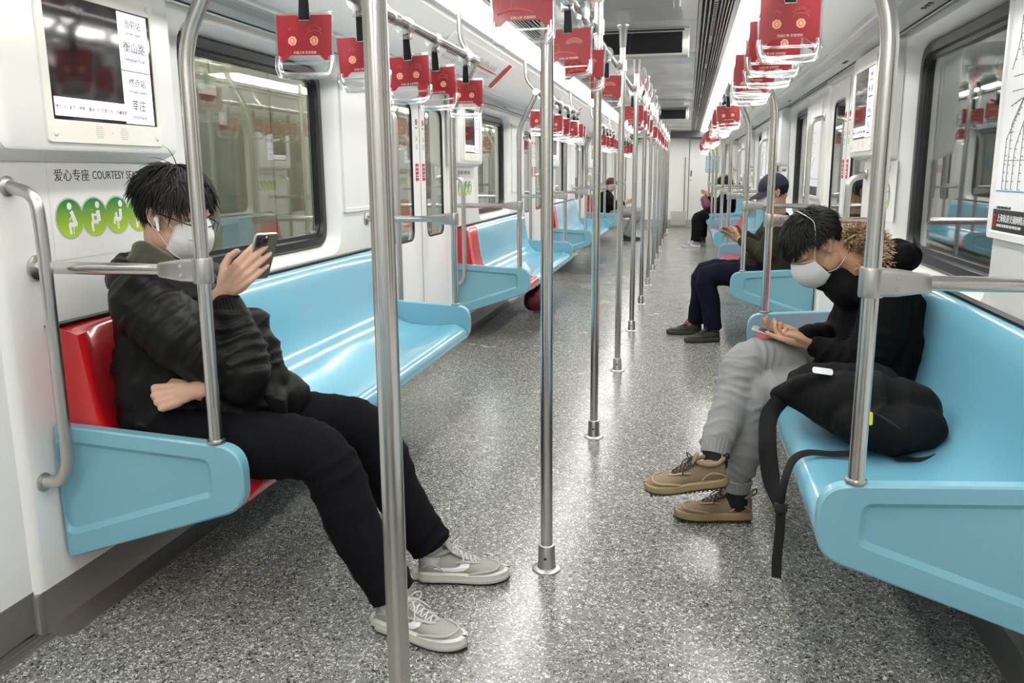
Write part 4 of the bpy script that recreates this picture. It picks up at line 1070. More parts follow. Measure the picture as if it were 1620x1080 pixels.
# the hands' thumb directions are checked against the frames above
p1 = organic('person', body1, .0036, SKIN, it=2)
tag(p1, 'person in black puffer jacket and round glasses on the left red seat, raising a phone', 'person', None)
nails(p1, tips)
def tube_cuff(bm, a, b, r0, r1, n=28, amp=.0035):
    """ribbed cuff from a to b"""
    a, b = Vector(a), Vector(b); t = (b-a).normalized(); u = t.orthogonal().normalized(); v = t.cross(u); loops = []
    for q in range(5):
        f = q/4; r = r0+(r1-r0)*f; loops.append([a.lerp(b, f)+(u*math.cos(2*PI*k/(2*n))+v*math.sin(2*PI*k/(2*n)))*(r+amp*(k % 2)) for k in range(2*n)])
    inner = [[p+(b-p).normalized()*.0 for p in l] for l in loops]
    ll = loops+[[b+(p-b)*.86 for p in loops[-1]], [a.lerp(b, .4)+(p-a.lerp(b, .4))*.84 for p in loops[2]]]
    loft(bm, ll, True, True)
def jacket1(bm):
    cap(bm, [V(-1.40, 2.19, .545), V(-1.41, 2.19, .66), V(-1.43, 2.18, .80), V(-1.455, 2.17, .895)], [.160, .165, .165, .13], 20)
    for y, r_ in ((2.115, .105), (2.27, .125)): cap(bm, [V(-1.39, y, .57), V(-1.40, y, .72), V(-1.43, y, .86)], [r_, r_+.005, .105], 18)
    cap(bm, [V(-1.33, 2.10, .57), V(-1.19, 2.14, .60)], [.095, .085], 16); cap(bm, [V(-1.33, 2.26, .57), V(-1.16, 2.24, .60)], [.095, .080], 16); cap(bm, [V(-1.30, 2.19, .66), V(-1.20, 2.18, .70), V(-1.22, 2.18, .82)], [.12, .085, .06], 16)
    cap(bm, [V(-1.475, 2.03, .905), V(-1.475, 2.31, .905)], [.085, .085], 18); cap(bm, [V(-1.43, 2.068, .545), V(-1.23, 2.09, .565)], [.088, .075], 16)
    cap(bm, [RS, V(-1.33, 2.035, .80), RE], [.098, .100, .088], 18); cap(bm, [RE, V(-1.205, 2.075, .81), V(-1.238, 2.092, .882)], [.088, .072, .050], 18)
    cap(bm, [LS, V(-1.445, 2.37, .80), LE], [.095, .095, .085], 18); cap(bm, [LE, V(-1.30, 2.22, .665), V(-1.282, 2.045, .668)], [.085, .080, .052], 18)
    for y in (2.08, 2.27): cap(bm, [V(-1.485, y, .575), V(-1.490, y, .70), V(-1.485, y, .86)], [.108, .100, .095], 16)
    # stand collar and rolled scarf underneath
    cap(bm, [V(-1.50, 2.10, .955), V(-1.56, 2.17, .985), V(-1.50, 2.25, .965)], [.045, .045, .045], 14)
JC = [[(-1.40, 2.17, .5), (-1.46, 2.17, .95)], [RS, RE, RW], [LS, LE, LW]]
M_PUFF = mat('black_nylon', (.0058, .0058, .0060), .48, spec=.18, bump=(90, .25))
jk = organic('puffer_jacket', jacket1, .0075, M_PUFF, p1, 4, folds(JC, .013, .062, [(RE, .14), (LE, .13), ((-1.30, 2.05, .62), .14), ((-1.24, 2.05, .80), .11), ((-1.45, 2.0, .85), .10)], .024, 3, .010, .115))
bm = newbm(); tube_cuff(bm, V(-1.233, 2.088, .865), V(-1.247, 2.094, .912), .046, .037); finish(bm, 'ribbed_cuff', mat('black_rib', (.009, .009, .010), .8, spec=.15), jk)
bm = newbm(); tube_cuff(bm, V(-1.272, 2.055, .668), V(-1.300, 2.004, .670), .046, .037); finish(bm, 'ribbed_cuff', mat('black_rib', (.009, .009, .010), .8, spec=.15), jk)
bm = newbm(); box(bm, -.055, .055, -.012, .006, -.05, .045, .005, frame((-1.13, 2.10, .60), (.9, -.2, -.1), (.1, .95, .2))); finish(bm, 'pocket_flap', M_PUFF, jk)
def scarf(bm):
    for z, r, rr_ in ((.958, .088, .036), (.995, .076, .034), (1.020, .068, .028)):
        pts = [V(-1.468+r*1.05*math.cos(a)+(z-.958)*.1, 2.17+r*1.0*math.sin(a), z+.012*math.sin(a*2+z*30)-(.022*math.cos(a))) for a in [2*PI*i/20 for i in range(21)]]; sweep(bm, pts, rr_, 10)
organic('scarf', scarf, .006, mat('dark_olive_knit', (.040, .042, .024), .85, sheen=.3, bump=(220, .5)), p1, 3, folds([[(-1.47, 2.1, .95), (-1.47, 2.1, 1.05)]], .006, .022, seed=9))
def collar(bm):
    for z, r, rr_ in ((.935, .112, .040), (.972, .104, .030)):
        pts = [V(-1.478+r*1.08*math.cos(a), 2.17+r*1.12*math.sin(a), z-.030*math.cos(a)) for a in [PI*.12+2*PI*.90*i/20 for i in range(21)]]; sweep(bm, pts, rr_, 10)
organic('stand_collar', collar, .007, M_PUFF, p1, 4, folds([[(-1.47, 2.0, .93), (-1.47, 2.3, .93)]], .006, .05, seed=4))
def trousers1(bm):
    cap(bm, [V(-1.40, 2.08, .525), V(-1.40, 2.26, .525)], [.115, .115], 18)
    for A, B, C in ((RH, RK, RA), (LH, LK, LA)):
        m_ = (Vector(A)+Vector(B))/2+V(0, 0, .005); sh_ = (Vector(B)+Vector(C))/2+V(-.025, 0, -.01)
        sweep(bm, smooth_path([A, m_, V(B[0]-.01, B[1], B[2]+.004), sh_, V(C[0]-.022, C[1], C[2]-.02)], 5), [.112, .110, .108, .106, .104, .101, .098, .094, .090, .087, .085, .084, .083, .081, .079, .077, .075, .073, .071, .070, .069], 20)
M_TROU = mat('black_cotton', (.0055, .0057, .0078), .9, spec=.12, bump=(400, .3))
organic('trousers', trousers1, .0075, M_TROU, p1, 4, folds([[RH, RK, RA], [LH, LK, LA]], .006, .075, [(RK, .11), (LK, .11), (RA, .10), (LA, .10), ((-1.25, 2.17, .55), .13)], .012, 11))
T1 = (mat('grey_mesh', (.34, .34, .315), .75, bump=(600, .4)), mat('offwhite_foam', (.66, .65, .60), .6), M_RUB, mat('pale_lace', (.62, .61, .57), .7), mat('pale_suede', (.42, .42, .39), .8))
shoe(p1, (-.815, 2.040, 0), (.27, -.075, 0), L=.285, cols=T1); shoe(p1, (-.790, 2.326, 0), (.272, .050, 0), L=.285, cols=T1)
bm = newbm()
for C in (RA, LA):
    bm = newbm(); cap(bm, [V(C[0]-.03, C[1], .13), V(C[0]-.025, C[1], .07)], [.036, .038], 14); finish(bm, 'sock', mat('white_sock', (.62, .62, .60), .8), p1)
def reg_long(p): return p.z > .050+max(0, p.x)*.10 or (p.x < -.002 and p.z > -.055-.15*(p.x+.1)*0 and not (abs(p.y) > .060 and p.x > -.040 and p.z < .018))
def len1(p):
    if p.z < .06 and p.x < .04: return .26 if p.x > -.05 else .45
    if p.x > .045: return .34
    return 1.
hair_fill(p1, HEAD, reg_long, 4200, .070, .0030, rr=(.106, .088, .097), cen=(-.012, 0, .038), fall=.15, lift=.006, jitter=.42, lfn=len1)
def glasses(parent, M):
    g = empty('glasses'); g.parent = parent
    bm = newbm()
    for q in (-1, 1):
        c = V(.112, q*.034, -.004); ring = [M @ (c+V(-.006*abs(math.cos(a))*q*math.cos(a)*q, .0245*math.cos(a), .0225*math.sin(a))) for a in [2*PI*i/28 for i in range(29)]]; sweep(bm, ring, .0019, 8)
        sweep(bm, [M @ V(*p) for p in ((.104, q*.060, .004), (.085, q*.078, .006), (.0, q*.082, .006), (-.020, q*.080, -.004))], .0020, 8)
    sweep(bm, smooth_path([M @ V(.112, -.010, .002), M @ V(.117, 0, .007), M @ V(.112, .010, .002)], 4), .0018, 8)
    finish(bm, 'frame', M_RUB, g)
    bm = newbm()
    for q in (-1, 1):
        e = [M @ V(.111, q*.034+.0235*math.cos(2*PI*i/24), -.004+.0215*math.sin(2*PI*i/24)) for i in range(24)]; e2 = [p+(M.to_3x3() @ V(.0012, 0, 0)) for p in e]; loft(bm, [e, e2])
    finish(bm, 'lens', clear_mat('spectacle_glass', (.94, .95, .95), .03), g, smooth=False)
glasses(p1, HEAD)
def mask(parent, M, style='fold', lean=0.):
    mk = empty('face_mask'); mk.parent = parent; loops = []
    N1, N2 = 24, 16
    bm = newbm(); rows = []
    for j in range(N2+1):
        b = -1+2*j/N2; row = []
        for i in range(N1+1):
            a = -1+2*i/N1
            hgt = .062*(1-.42*abs(a)**1.6); z = -.050+b*hgt+(.010*(1-abs(a)) if b > 0 else 0)
            y = .073*math.sin(a*PI/2*.96)*(1-.10*abs(b)); bul = (1-abs(a)**(1.5 if style == 'fold' else 2.2))*(1-.42*b*b)
            x = .046+.086*bul-.010*(b < 0)*b*b
            if style == 'cup': x = .052+.084*bul; y *= 1.04
            row.append(bm.verts.new(M @ V(x, y, z)))
        rows.append(row)
    for r0, r1 in zip(rows[:-1], rows[1:]):
        for i in range(N1): bm.faces.new((r0[i], r0[i+1], r1[i+1], r1[i]))
    o = finish(bm, 'mask_shell', M_MASK, mk, angle=60); md = o.modifiers.new('s', 'SOLIDIFY'); md.thickness = .003; md.offset = 0
    bm = newbm()
    if style == 'fold':
        sweep(bm, [M @ V(.1325-.036*bb*bb*1.0, 0, -.050+bb*.062+(.010 if bb > 0 else 0)*1) for bb in [-1+2*i/10 for i in range(11)]], .0016, 6)
    for sgn in (1, -1): sweep(bm, [M @ V(.048+.086*(1-abs(a)**1.5)*.58, .0735*math.sin(a*PI/2*.96)*.90, -.050+sgn*.062*(1-.42*abs(a)**1.6)+(.010*(1-abs(a)) if sgn > 0 else 0)) for a in [-1+2*i/20 for i in range(21)]], .0014, 6)
    finish(bm, 'seam', M_MASK, mk)
    bm = newbm(); F = M @ frame((.102, -.040, -.050), (.62, .78, 0), (0, 0, 1))
    text_bm(bm, 'KN95', .013, F @ Matrix.Translation((-.022, -.010, .006))); box(bm, -.022, .016, .010, .013, .005, .0062, mtx=F); finish(bm, 'mask_print', mat('grey_print', (.45, .45, .46), .7), mk, smooth=False)
    bm = newbm()
    for q in (-1, 1):
        if style == 'fold':
            for za, zb in ((-.026, .012), (-.082, -.030)):
                sweep(bm, smooth_path([M @ V(.048, q*.066, za), M @ V(.020, q*.074, (za+zb)/2), M @ V(-.010, q*.086, zb)], 4), .0020, 6, .6)
            sweep(bm, smooth_path([M @ V(-.010, q*.086, .012), M @ V(-.026, q*.086, .006), M @ V(-.024, q*.086, -.018), M @ V(-.010, q*.084, -.030)], 4), .0020, 6, .6)
        else:
            sweep(bm, smooth_path([M @ V(.056, q*.066, -.030), M @ V(.040, q*.072, .0), M @ V(.002, q*.086, .040), M @ V(-.040, q*.086, .085), M @ V(-.045, q*.062, .118)], 6), .0032, 6, .4)
            sweep(bm, smooth_path([M @ V(.050, q*.064, -.075), M @ V(.020, q*.070, -.090), M @ V(-.03, q*.062, -.088)], 6), .0025, 6, .5)
    if style != 'fold': sweep(bm, smooth_path([M @ V(-.045, -.062, .118), M @ V(-.047, 0, .134), M @ V(-.045, .062, .118)], 6), .0032, 6, .4)
    finish(bm, 'ear_loop' if style == 'fold' else 'head_strap', M_MASK, mk); return mk
mask(p1, HEAD, 'fold')
e = newbm(); ellipsoid(e, (.002, -.088, -.010), (.009, .008, .009), HEAD, 12); cap(e, [HEAD @ V(.006, -.090, -.014), HEAD @ V(.016, -.090, -.036)], [.0045, .004], 10); finish(e, 'earbud', mat('gloss_white', (.85, .85, .85), .15), p1)
def face_bits(parent, M, lids=True):
    bm = newbm()
    for q in (-1, 1): sweep(bm, smooth_path([M @ V(.093, q*.016, .024), M @ V(.090, q*.034, .030), M @ V(.074, q*.052, .024)], 5), [.0035]*5+[.003]*5+[.0015], 6, .5)
    finish(bm, 'eyebrow', M_HAIR, parent)
    bm = newbm()
    for q in (-1, 1): sweep(bm, smooth_path([M @ V(.0895, q*.018, -.003), M @ V(.091, q*.031, -.006), M @ V(.082, q*.045, -.002)], 5), .0016, 6)
    finish(bm, 'eyelash', M_HAIR, parent)
face_bits(p1, HEAD)
# phone in the raised hand (a thing of its own)
def phone(name, M, label, back, holes=3, screen=None):
    """M: x width, y up the phone, z out of the back"""
    t = empty(name, M.translation); R = M.copy(); R.translation = V(0, 0, 0)
    bm = newbm(); loft(bm, [[R @ V(p[0], p[1], z) for p in rrect(-w_, w_, -h_, h_, .011, 5)] for z, w_, h_ in ((-.0042, .0345, .0725), (-.0030, .0358, .0738), (.0030, .0358, .0738), (.0042, .0345, .0725))])
    finish(bm, 'phone_body', mat('phone_edge', (.62, .62, .58), .25, .6), t, angle=40)
    bm = newbm(); loft(bm, [[R @ V(p[0], p[1], z) for p in rrect(-.0342, .0342, -.0722, .0722, .010, 5)] for z in (.0040, .0050)]); bk_ = finish(bm, 'phone_back', back, t, smooth=False)
    bm = newbm(); loft(bm, [[R @ V(p[0], p[1], z) for p in rrect(-.0338, .0338, -.0718, .0718, .009, 5)] for z in (-.0048, -.0041)]); finish(bm, 'phone_screen', screen or mat('phone_glass', (.02, .02, .025), .08), t, smooth=False)
    bm = newbm(); box(bm, -.031, .004, .035, .069, .0048, .0066, .0015, R); finish(bm, 'camera_plate', mat('camera_plate', (.05, .05, .045), .25), bk_)
    for a, b in ((-.023, .060), (-.023, .044), (-.006, .052))[:holes]:
        bm = newbm(); lathe(bm, [(.0068, .006), (.0068, .0085), (.005, .0088), (.0045, .0078)], 18, R @ Matrix.Translation((a, b, 0))); finish(bm, 'camera_lens', M_RUB, bk_)
    bm = newbm(); lathe(bm, [(.0032, .006), (.0032, .0074)], 14, R @ Matrix.Translation((-.004, .066, 0))); lathe(bm, [(.006, .0045), (.006, .0054)], 14, R @ Matrix.Translation((0.010, .004, 0))); finish(bm, 'flash', M_WHITE, bk_)
    tag(t, label, 'phone'); return t
up_ = V(.41, -.24, .87); nb_ = V(.75, -.45, -.48)
PM = frame((-1.152, 2.140, 1.027), up_.cross(nb_), up_)
if PM.to_3x3().col[2].dot(nb_) < 0: PM = PM @ Matrix.Diagonal((-1, 1, -1, 1))
phone('phone', PM, 'olive green phone held up in front of the masked face of the left seated person', mat('olive_case', (.13, .13, .095), .4))

# ------------------------------------------------------------ man with grey trousers and backpack (right)
HD2 = head_frame((.455, 3.165, .985), (-.63, -.12, -.77))
rs, re_, rw = (.665, 3.005, .815), (.605, 2.965, .600), (.462, 3.050, .640)
ls, le, lw = (.665, 3.385, .815), (.600, 3.420, .600), (.440, 3.235, .640)
uh, uk, ua = (.655, 3.270, .510), (.235, 3.085, .568), (.118, 2.868, .300)
lh, lk, la = (.655, 3.110, .505), (.250, 3.010, .450), (.205, 2.985, .135)
HN = frame((.452, 3.055, .640), (-.95, .16, .12), (.05, -.90, .25)); HFR = frame((.430, 3.225, .642), (-.92, -.28, .10), (.0, .95, .2))
tp2 = []
def body2(bm):
    head_fill(bm, HD2)
    cap(bm, [HD2 @ V(-.03, 0, -.03), V(.585, 3.18, .925), V(.64, 3.19, .85)], [.054, .056, .07])
    cap(bm, [V(.67, 3.19, .52), V(.69, 3.19, .66), V(.67, 3.19, .80)], [.11, .11, .11], 16)
    for S, E_, W in ((rs, re_, rw), (ls, le, lw)): cap(bm, [V(.655, 3.19, .82), S, E_, W], [.07, .055, .040, .026])
    for A, B, C in ((uh, uk, ua), (lh, lk, la)): cap(bm, [A, B, C], [.08, .055, .034])
    cap(bm, [ua, V(.13, 2.85, .265)], [.034, .03]); cap(bm, [la, V(.215, 2.98, .06)], [.034, .03])
    # palms up under the phone, thumbs over its edge; near index finger lifted
    tp2.extend(hand_fill(bm, HN, [(6, 8, 6), (26, 34, 22), (32, 40, 26), (38, 44, 28)], 1, .3, [(.012, .022, -.008), (.040, .044, -.028), (.060, .046, -.050), (.078, .034, -.056)], .95) if HN.to_3x3().col[2].z < 0 else hand_fill(bm, HN @ Matrix.Diagonal((1, 1, -1, 1)), [(6, 8, 6), (26, 34, 22), (32, 40, 26), (38, 44, 28)], 1, .3, None, .95))
    hand_fill(bm, HFR @ Matrix.Diagonal((1, 1, -1 if HFR.to_3x3().col[2].z > 0 else 1, 1)), [(18, 30, 20), (26, 34, 22), (32, 40, 26), (38, 44, 28)], 1, .3, None, .95)
p2 = organic('person', body2, .0038, mat('skin_warm', (.52, .29, .18), .48, sss=.1), it=2)
tag(p2, 'person in black fur-hooded parka and grey joggers, legs crossed, looking down at a phone', 'person')
nails(p2, tp2)
face_bits(p2, HD2)
M_PARKA = mat('black_parka', (.0045, .0045, .0048), .85, spec=.10, bump=(200, .3))
def parka(bm):
    cap(bm, [V(.685, 3.19, .525), V(.705, 3.19, .64), V(.695, 3.19, .77), V(.670, 3.19, .845)], [.150, .155, .150, .11], 20)
    for y in (3.09, 3.30): cap(bm, [V(.68, y, .53), V(.70, y, .66), V(.69, y, .80)], [.125, .125, .095], 18)
    cap(bm, [V(.60, 3.06, .52), V(.50, 3.07, .545)], [.085, .06], 14); cap(bm, [V(.60, 3.32, .53), V(.48, 3.30, .56)], [.085, .06], 14)
    cap(bm, [V(.665, 3.045, .835), V(.665, 3.335, .835)], [.080, .080], 18)
    cap(bm, [rs, V(.650, 2.972, .70), re_], [.082, .084, .074], 18); cap(bm, [re_, V(.535, 3.005, .618), V(.475, 3.045, .638)], [.074, .062, .046], 18)
    cap(bm, [ls, V(.650, 3.412, .70), le], [.082, .084, .074], 18); cap(bm, [le, V(.52, 3.33, .618), V(.455, 3.25, .638)], [.074, .062, .046], 18)
    # open stand collar in front of the throat
    cap(bm, [V(.575, 3.08, .855), V(.535, 3.10, .885), V(.505, 3.14, .870), V(.51, 3.22, .865), V(.56, 3.28, .87)], [.034, .034, .026, .026, .034], 12)
    cap(bm, [V(.56, 3.09, .83), V(.56, 3.27, .83)], [.06, .06], 14); cap(bm, [V(.515, 3.10, .845), V(.465, 3.13, .835)], [.024, .010], 10)
pk = organic('parka', parka, .0075, M_PARKA, p2, 4, folds([[(.69, 3.19, .5), (.68, 3.19, .86)], [rs, re_, rw], [ls, le, lw]], .006, .07, [(re_, .11), ((.52, 3.0, .60), .10)], .013, 21))
def hood(bm):
    cap(bm, [V(.640, 3.10, .905), V(.700, 3.12, .935), V(.735, 3.19, .945), V(.700, 3.27, .935), V(.640, 3.29, .905)], [.05, .062, .07, .062, .05], 16)
    cap(bm, [V(.735, 3.10, .955), V(.770, 3.19, .945), V(.735, 3.28, .955)], [.048, .055, .048], 14); cap(bm, [V(.66, 3.10, .85), V(.72, 3.19, .86), V(.66, 3.29, .85)], [.07, .07, .07], 14)
organic('hood', hood, .0075, M_PARKA, pk, 4, folds([[(.62, 3.05, .9), (.78, 3.19, .95)]], .007, .06, seed=31))
def fur(parent, path, rad, n, cols, seed=4):
    rd = random.Random(seed); P = smooth_path(path, 8); bm = newbm(); sweep(bm, P, [rad*.72*(.7+.3*math.sin(PI*min(1, max(0, i/(len(P)-1))))) for i in range(len(P))], 12, dome=True)
    for f in bm.faces: f.material_index = 0
    for c in range(n):
        i = rd.randrange(len(P)-1); p = P[i].lerp(P[i+1], rd.random()); t = (P[i+1]-P[i]).normalized(); u = t.orthogonal().normalized(); v = t.cross(u); a = rd.uniform(0, 2*PI)
        d = (u*math.cos(a)+v*math.sin(a)); d2 = (d+V(rd.gauss(0, .45), rd.gauss(0, .45), rd.gauss(0, .45)-.35)).normalized(); q = p+d*rad*.62; L = rad*rd.uniform(.35, .75)
        st = len(bm.faces); sweep(bm, [q, q+(d*.8+d2*.4).normalized()*L*.5, q+(d*.8+d2*.4).normalized()*L*.5+d2*L*.6], [rad*.085, rad*.06, rad*.012], 3)
        bm.faces.ensure_lookup_table(); mi = rd.choice([0, 0, 1, 1, 2])
        for k in range(st, len(bm.faces)): bm.faces[k].material_index = mi
    return finish(bm, 'fur_trim', cols, parent, angle=70)
FUR = [mat('fur_brown', (.30, .20, .105), .85), mat('fur_tan', (.60, .45, .27), .85), mat('fur_dark', (.15, .095, .05), .85)]
fur(pk, [(.560, 3.165, 1.000), (.590, 3.150, 1.020), (.632, 3.13, 1.020), (.660, 3.105, .975), (.652, 3.09, .925), (.618, 3.085, .892)], .043, 2600, FUR)
fur(pk, [(.560, 3.20, 1.000), (.600, 3.225, 1.010), (.645, 3.26, .97), (.640, 3.30, .915)], .040, 800, FUR, 5)
def jog(bm):
    cap(bm, [V(.68, 3.10, .515), V(.68, 3.28, .515)], [.110, .110], 18)
    q = Vector(uk); sweep(bm, smooth_path([uh, (Vector(uh)+q)/2+V(0, 0, .012), q+V(.005, 0, .002), (q+Vector(ua))/2+V(-.0, 0, .004), V(ua[0]-.004, ua[1]-.004, ua[2]-.012)], 5), [.105, .104, .102, .099, .095, .092, .089, .086, .083, .081, .080, .079, .077, .074, .071, .069, .067, .064, .060, .054, .046], 20)
    q = Vector(lk); sweep(bm, smooth_path([lh, (Vector(lh)+q)/2, q, (q+Vector(la))/2+V(.006, 0, 0), V(la[0]-.002, la[1], la[2]-.012)], 5), [.100, .098, .095, .092, .089, .087, .085, .083, .081, .079, .077, .075, .073, .071, .069, .067, .066, .064, .060, .054, .046], 20)
M_JOG = mat('heather_grey', (.27, .272, .272), .9, sheen=.15, bump=(500, .4))
tj = organic('joggers', jog, .0075, M_JOG, p2, 3, folds([[uh, uk, ua], [lh, lk, la]], .009, .062, [(uk, .11), (lk, .11), (ua, .10), (la, .11), ((.55, 3.15, .5), .12)], .020, 41))
bm = newbm(); tube_cuff(bm, Vector(ua)+V(.012, .015, .030), Vector(ua)+V(.003, -.008, -.014), .050, .046, 24, .0028); finish(bm, 'elastic_cuff', M_JOG, tj); bm = newbm(); tube_cuff(bm, Vector(la)+V(.004, 0, .02), Vector(la)+V(.001, 0, -.022), .054, .048, 24, .0028); finish(bm, 'elastic_cuff', M_JOG, tj)
for a_, b_ in ((ua, V(.128, 2.848, .262)), (la, V(.213, 2.981, .07))):
    bm = newbm(); cap(bm, [a_, b_], [.040, .041], 14); finish(bm, 'sock', mat('black_sock', (.01, .01, .01), .85), p2)
S2 = (mat('tan_suede', (.27, .20, .125), .85, bump=(300, .4)), mat('gum_foam', (.36, .28, .14), .55), mat('dark_gum', (.05, .035, .025), .6), mat('brown_lace', (.035, .022, .018), .7), mat('tan_suede_light', (.42, .32, .21), .85))
shoe(p2, (.172, 2.835, .195), (-.27, -.005, -.048), up=(-.17, -.18, .97), L=.285, style='boot', cols=S2); shoe(p2, (.268, 2.993, .004), (-.27, -.042, 0), L=.28, style='boot', cols=S2)
bm = newbm()
for a, F in (((.172, 2.835, .195), frame((.172, 2.835, .195), (-.27, -.005, -.048), V(-.17, -.18, .97).cross(V(-.27, -.005, -.048)))), ((.268, 2.993, .004), frame((.268, 2.993, .004), (-.27, -.042, 0), V(0, 0, 1).cross(V(-.27, -.042, 0))))):
    sweep(bm, smooth_path([F @ V(*p) for p in ((.006, .0, .085), (-.012, .0, .098), (-.010, .004, .116), (.006, .004, .108))], 4), .003, 6)
finish(bm, 'pull_tab', M_RUB, p2)
def reg_short(p): return (p.z > .048 and p.x > -.02) or (p.x <= .008 and p.z > .022-.55*max(0, -.02-p.x)) or (p.x < -.055 and p.z > -.040)
hair_fill(p2, HD2, reg_short, 5200, .030, .0022, rr=(.103, .082, .093), cen=(-.012, 0, .034), crown=(-.05, 0, .10), fall=-.1, lift=.02, jitter=.38, seed=8, lfn=lambda p: .45 if p.z < .03 and p.x < .02 else 1.)
mask(p2, HD2, 'cup')
ymat = lambda pt, up, nb: None
up2 = V(-.92, .18, .26); bn2 = V(.25, -.05, -.97); PM2 = frame((.318, 3.112, .668), up2.cross(bn2), up2)
if PM2.to_3x3().col[2].dot(bn2) < 0: PM2 = PM2 @ Matrix.Diagonal((-1, 1, -1, 1))
phone('phone', PM2, 'dark phone held flat in both hands of the person in grey joggers', mat('black_case', (.015, .015, .018), .3), screen=mat('phone_glass', (.02, .02, .025), .08))

# backpack on the right bench
bp = empty('backpack', (.52, 2.62, .445)); O = V(.52, 2.62, .445)
def pack(bm):
    cap(bm, [V(.365, 2.66, .565)-O, V(.46, 2.60, .560)-O, V(.56, 2.58, .555)-O, V(.67, 2.60, .545)-O], [.055, .100, .112, .095], 18)
    cap(bm, [V(.42, 2.76, .560)-O, V(.60, 2.78, .550)-O], [.09, .10], 16); cap(bm, [V(.50, 2.50, .525)-O, V(.60, 2.475, .520)-O, V(.70, 2.54, .515)-O], [.065, .078, .066], 16)
    cap(bm, [V(.36, 2.63, .60)-O, V(.42, 2.58, .655)-O], [.035, .02], 12); cap(bm, [V(.30, 2.66, .565)-O, V(.36, 2.66, .575)-O], [.028, .05], 12)
def packdisp(co, no):
    f = folds([[tuple(V(.35, 2.66, .56)-O), tuple(V(.70, 2.58, .54)-O)]], .010, .075, seed=55)(co, no)
    low = co[:, 2] < .012; f[low] = 0; return f
pb = organic('pack_body', pack, .0065, mat('black_canvas', (.0055, .0055, .006), .75, spec=.15, bump=(500, .4)), bp, 3, packdisp)
bpc = np.empty(len(pb.data.vertices)*3); pb.data.vertices.foreach_get('co', bpc); bpc = bpc.reshape(-1, 3); bpc[:, 2] = np.maximum(bpc[:, 2], 0.003); pb.data.vertices.foreach_set('co', bpc.ravel()); pb.data.update()
def strap_band(bm, pts, w_, th, up=(0, 0, 1), n=5):
    P = smooth_path(pts, n); sweep(bm, P, w_, 8, flat=th/w_, up=up)
bm = newbm(); strap_band(bm, [V(.315, 2.66, .555)-O, V(.268, 2.58, .515)-O, V(.258, 2.50, .455)-O, V(.262, 2.46, .400)-O, V(.270, 2.42, .355)-O, V(.280, 2.34, .330)-O, V(.283, 2.30, .325)-O], .027, .007, (.25, 1, .1)); finish(bm, 'padded_strap', mat('black_pad', (.009, .009, .010), .8, spec=.15, bump=(150, .4)), bp)
bm = newbm(); strap_band(bm, [V(.283, 2.305, .330)-O, V(.284, 2.30, .26)-O, V(.280, 2.30, .175)-O, V(.282, 2.30, .120)-O], .0135, .0012, (.1, 1, 0))
strap_band(bm, [V(.283, 2.305, .330)-O, V(.290, 2.315, .40)-O, V(.315, 2.36, .450)-O, V(.36, 2.40, .462)-O, V(.43, 2.43, .452)-O, V(.50, 2.45, .452)-O], .011, .0012, (.3, -.5, .8))
finish(bm, 'webbing', M_WEB, bp)
bm = newbm(); strap_band(bm, [V(.60, 2.44, .447)-O, V(.68, 2.44, .448)-O, V(.745, 2.49, .458)-O, V(.785, 2.545, .485)-O], .011, .0012, (.1, -.3, 1)); finish(bm, 'webbing', M_WEB, bp)
bm = newbm(); box(bm, -.018, .018, -.004, .004, -.013, .013, .002, Matrix.Translation(V(.283, 2.302, .330)-O)); finish(bm, 'buckle', M_RUB, bp)
bm = newbm(); sweep(bm, smooth_path([V(.50, 2.415, .600)-O, V(.56, 2.405, .570)-O, V(.60, 2.40, .545)-O], 4), .0022, 6)
finish(bm, 'zip', M_RUB, bp)
bm = newbm(); cap(bm, [V(.520, 2.400, .585)-O, V(.520, 2.396, .558)-O], [.005, .0055], 10, .5, (0, 1, 0)); finish(bm, 'zip_pull', mat('yellow_rubber', (.80, .68, .02), .4), bp)
bm = newbm(); F = frame(V(.402, 2.545, .668)-O, (.95, .1, -.12), (.0, .6, .8)); 
loft(bm, [[F @ V(p[0], p[1], z) for p in rrect(-.024, .036, -.009, .011, .008, 4)] for z in (0, .0015)]); lb = finish(bm, 'label_patch', M_WHITE, bp, smooth=False)
tag(bp, 'black backpack lying on the blue right bench with a yellow zip pull', 'backpack')

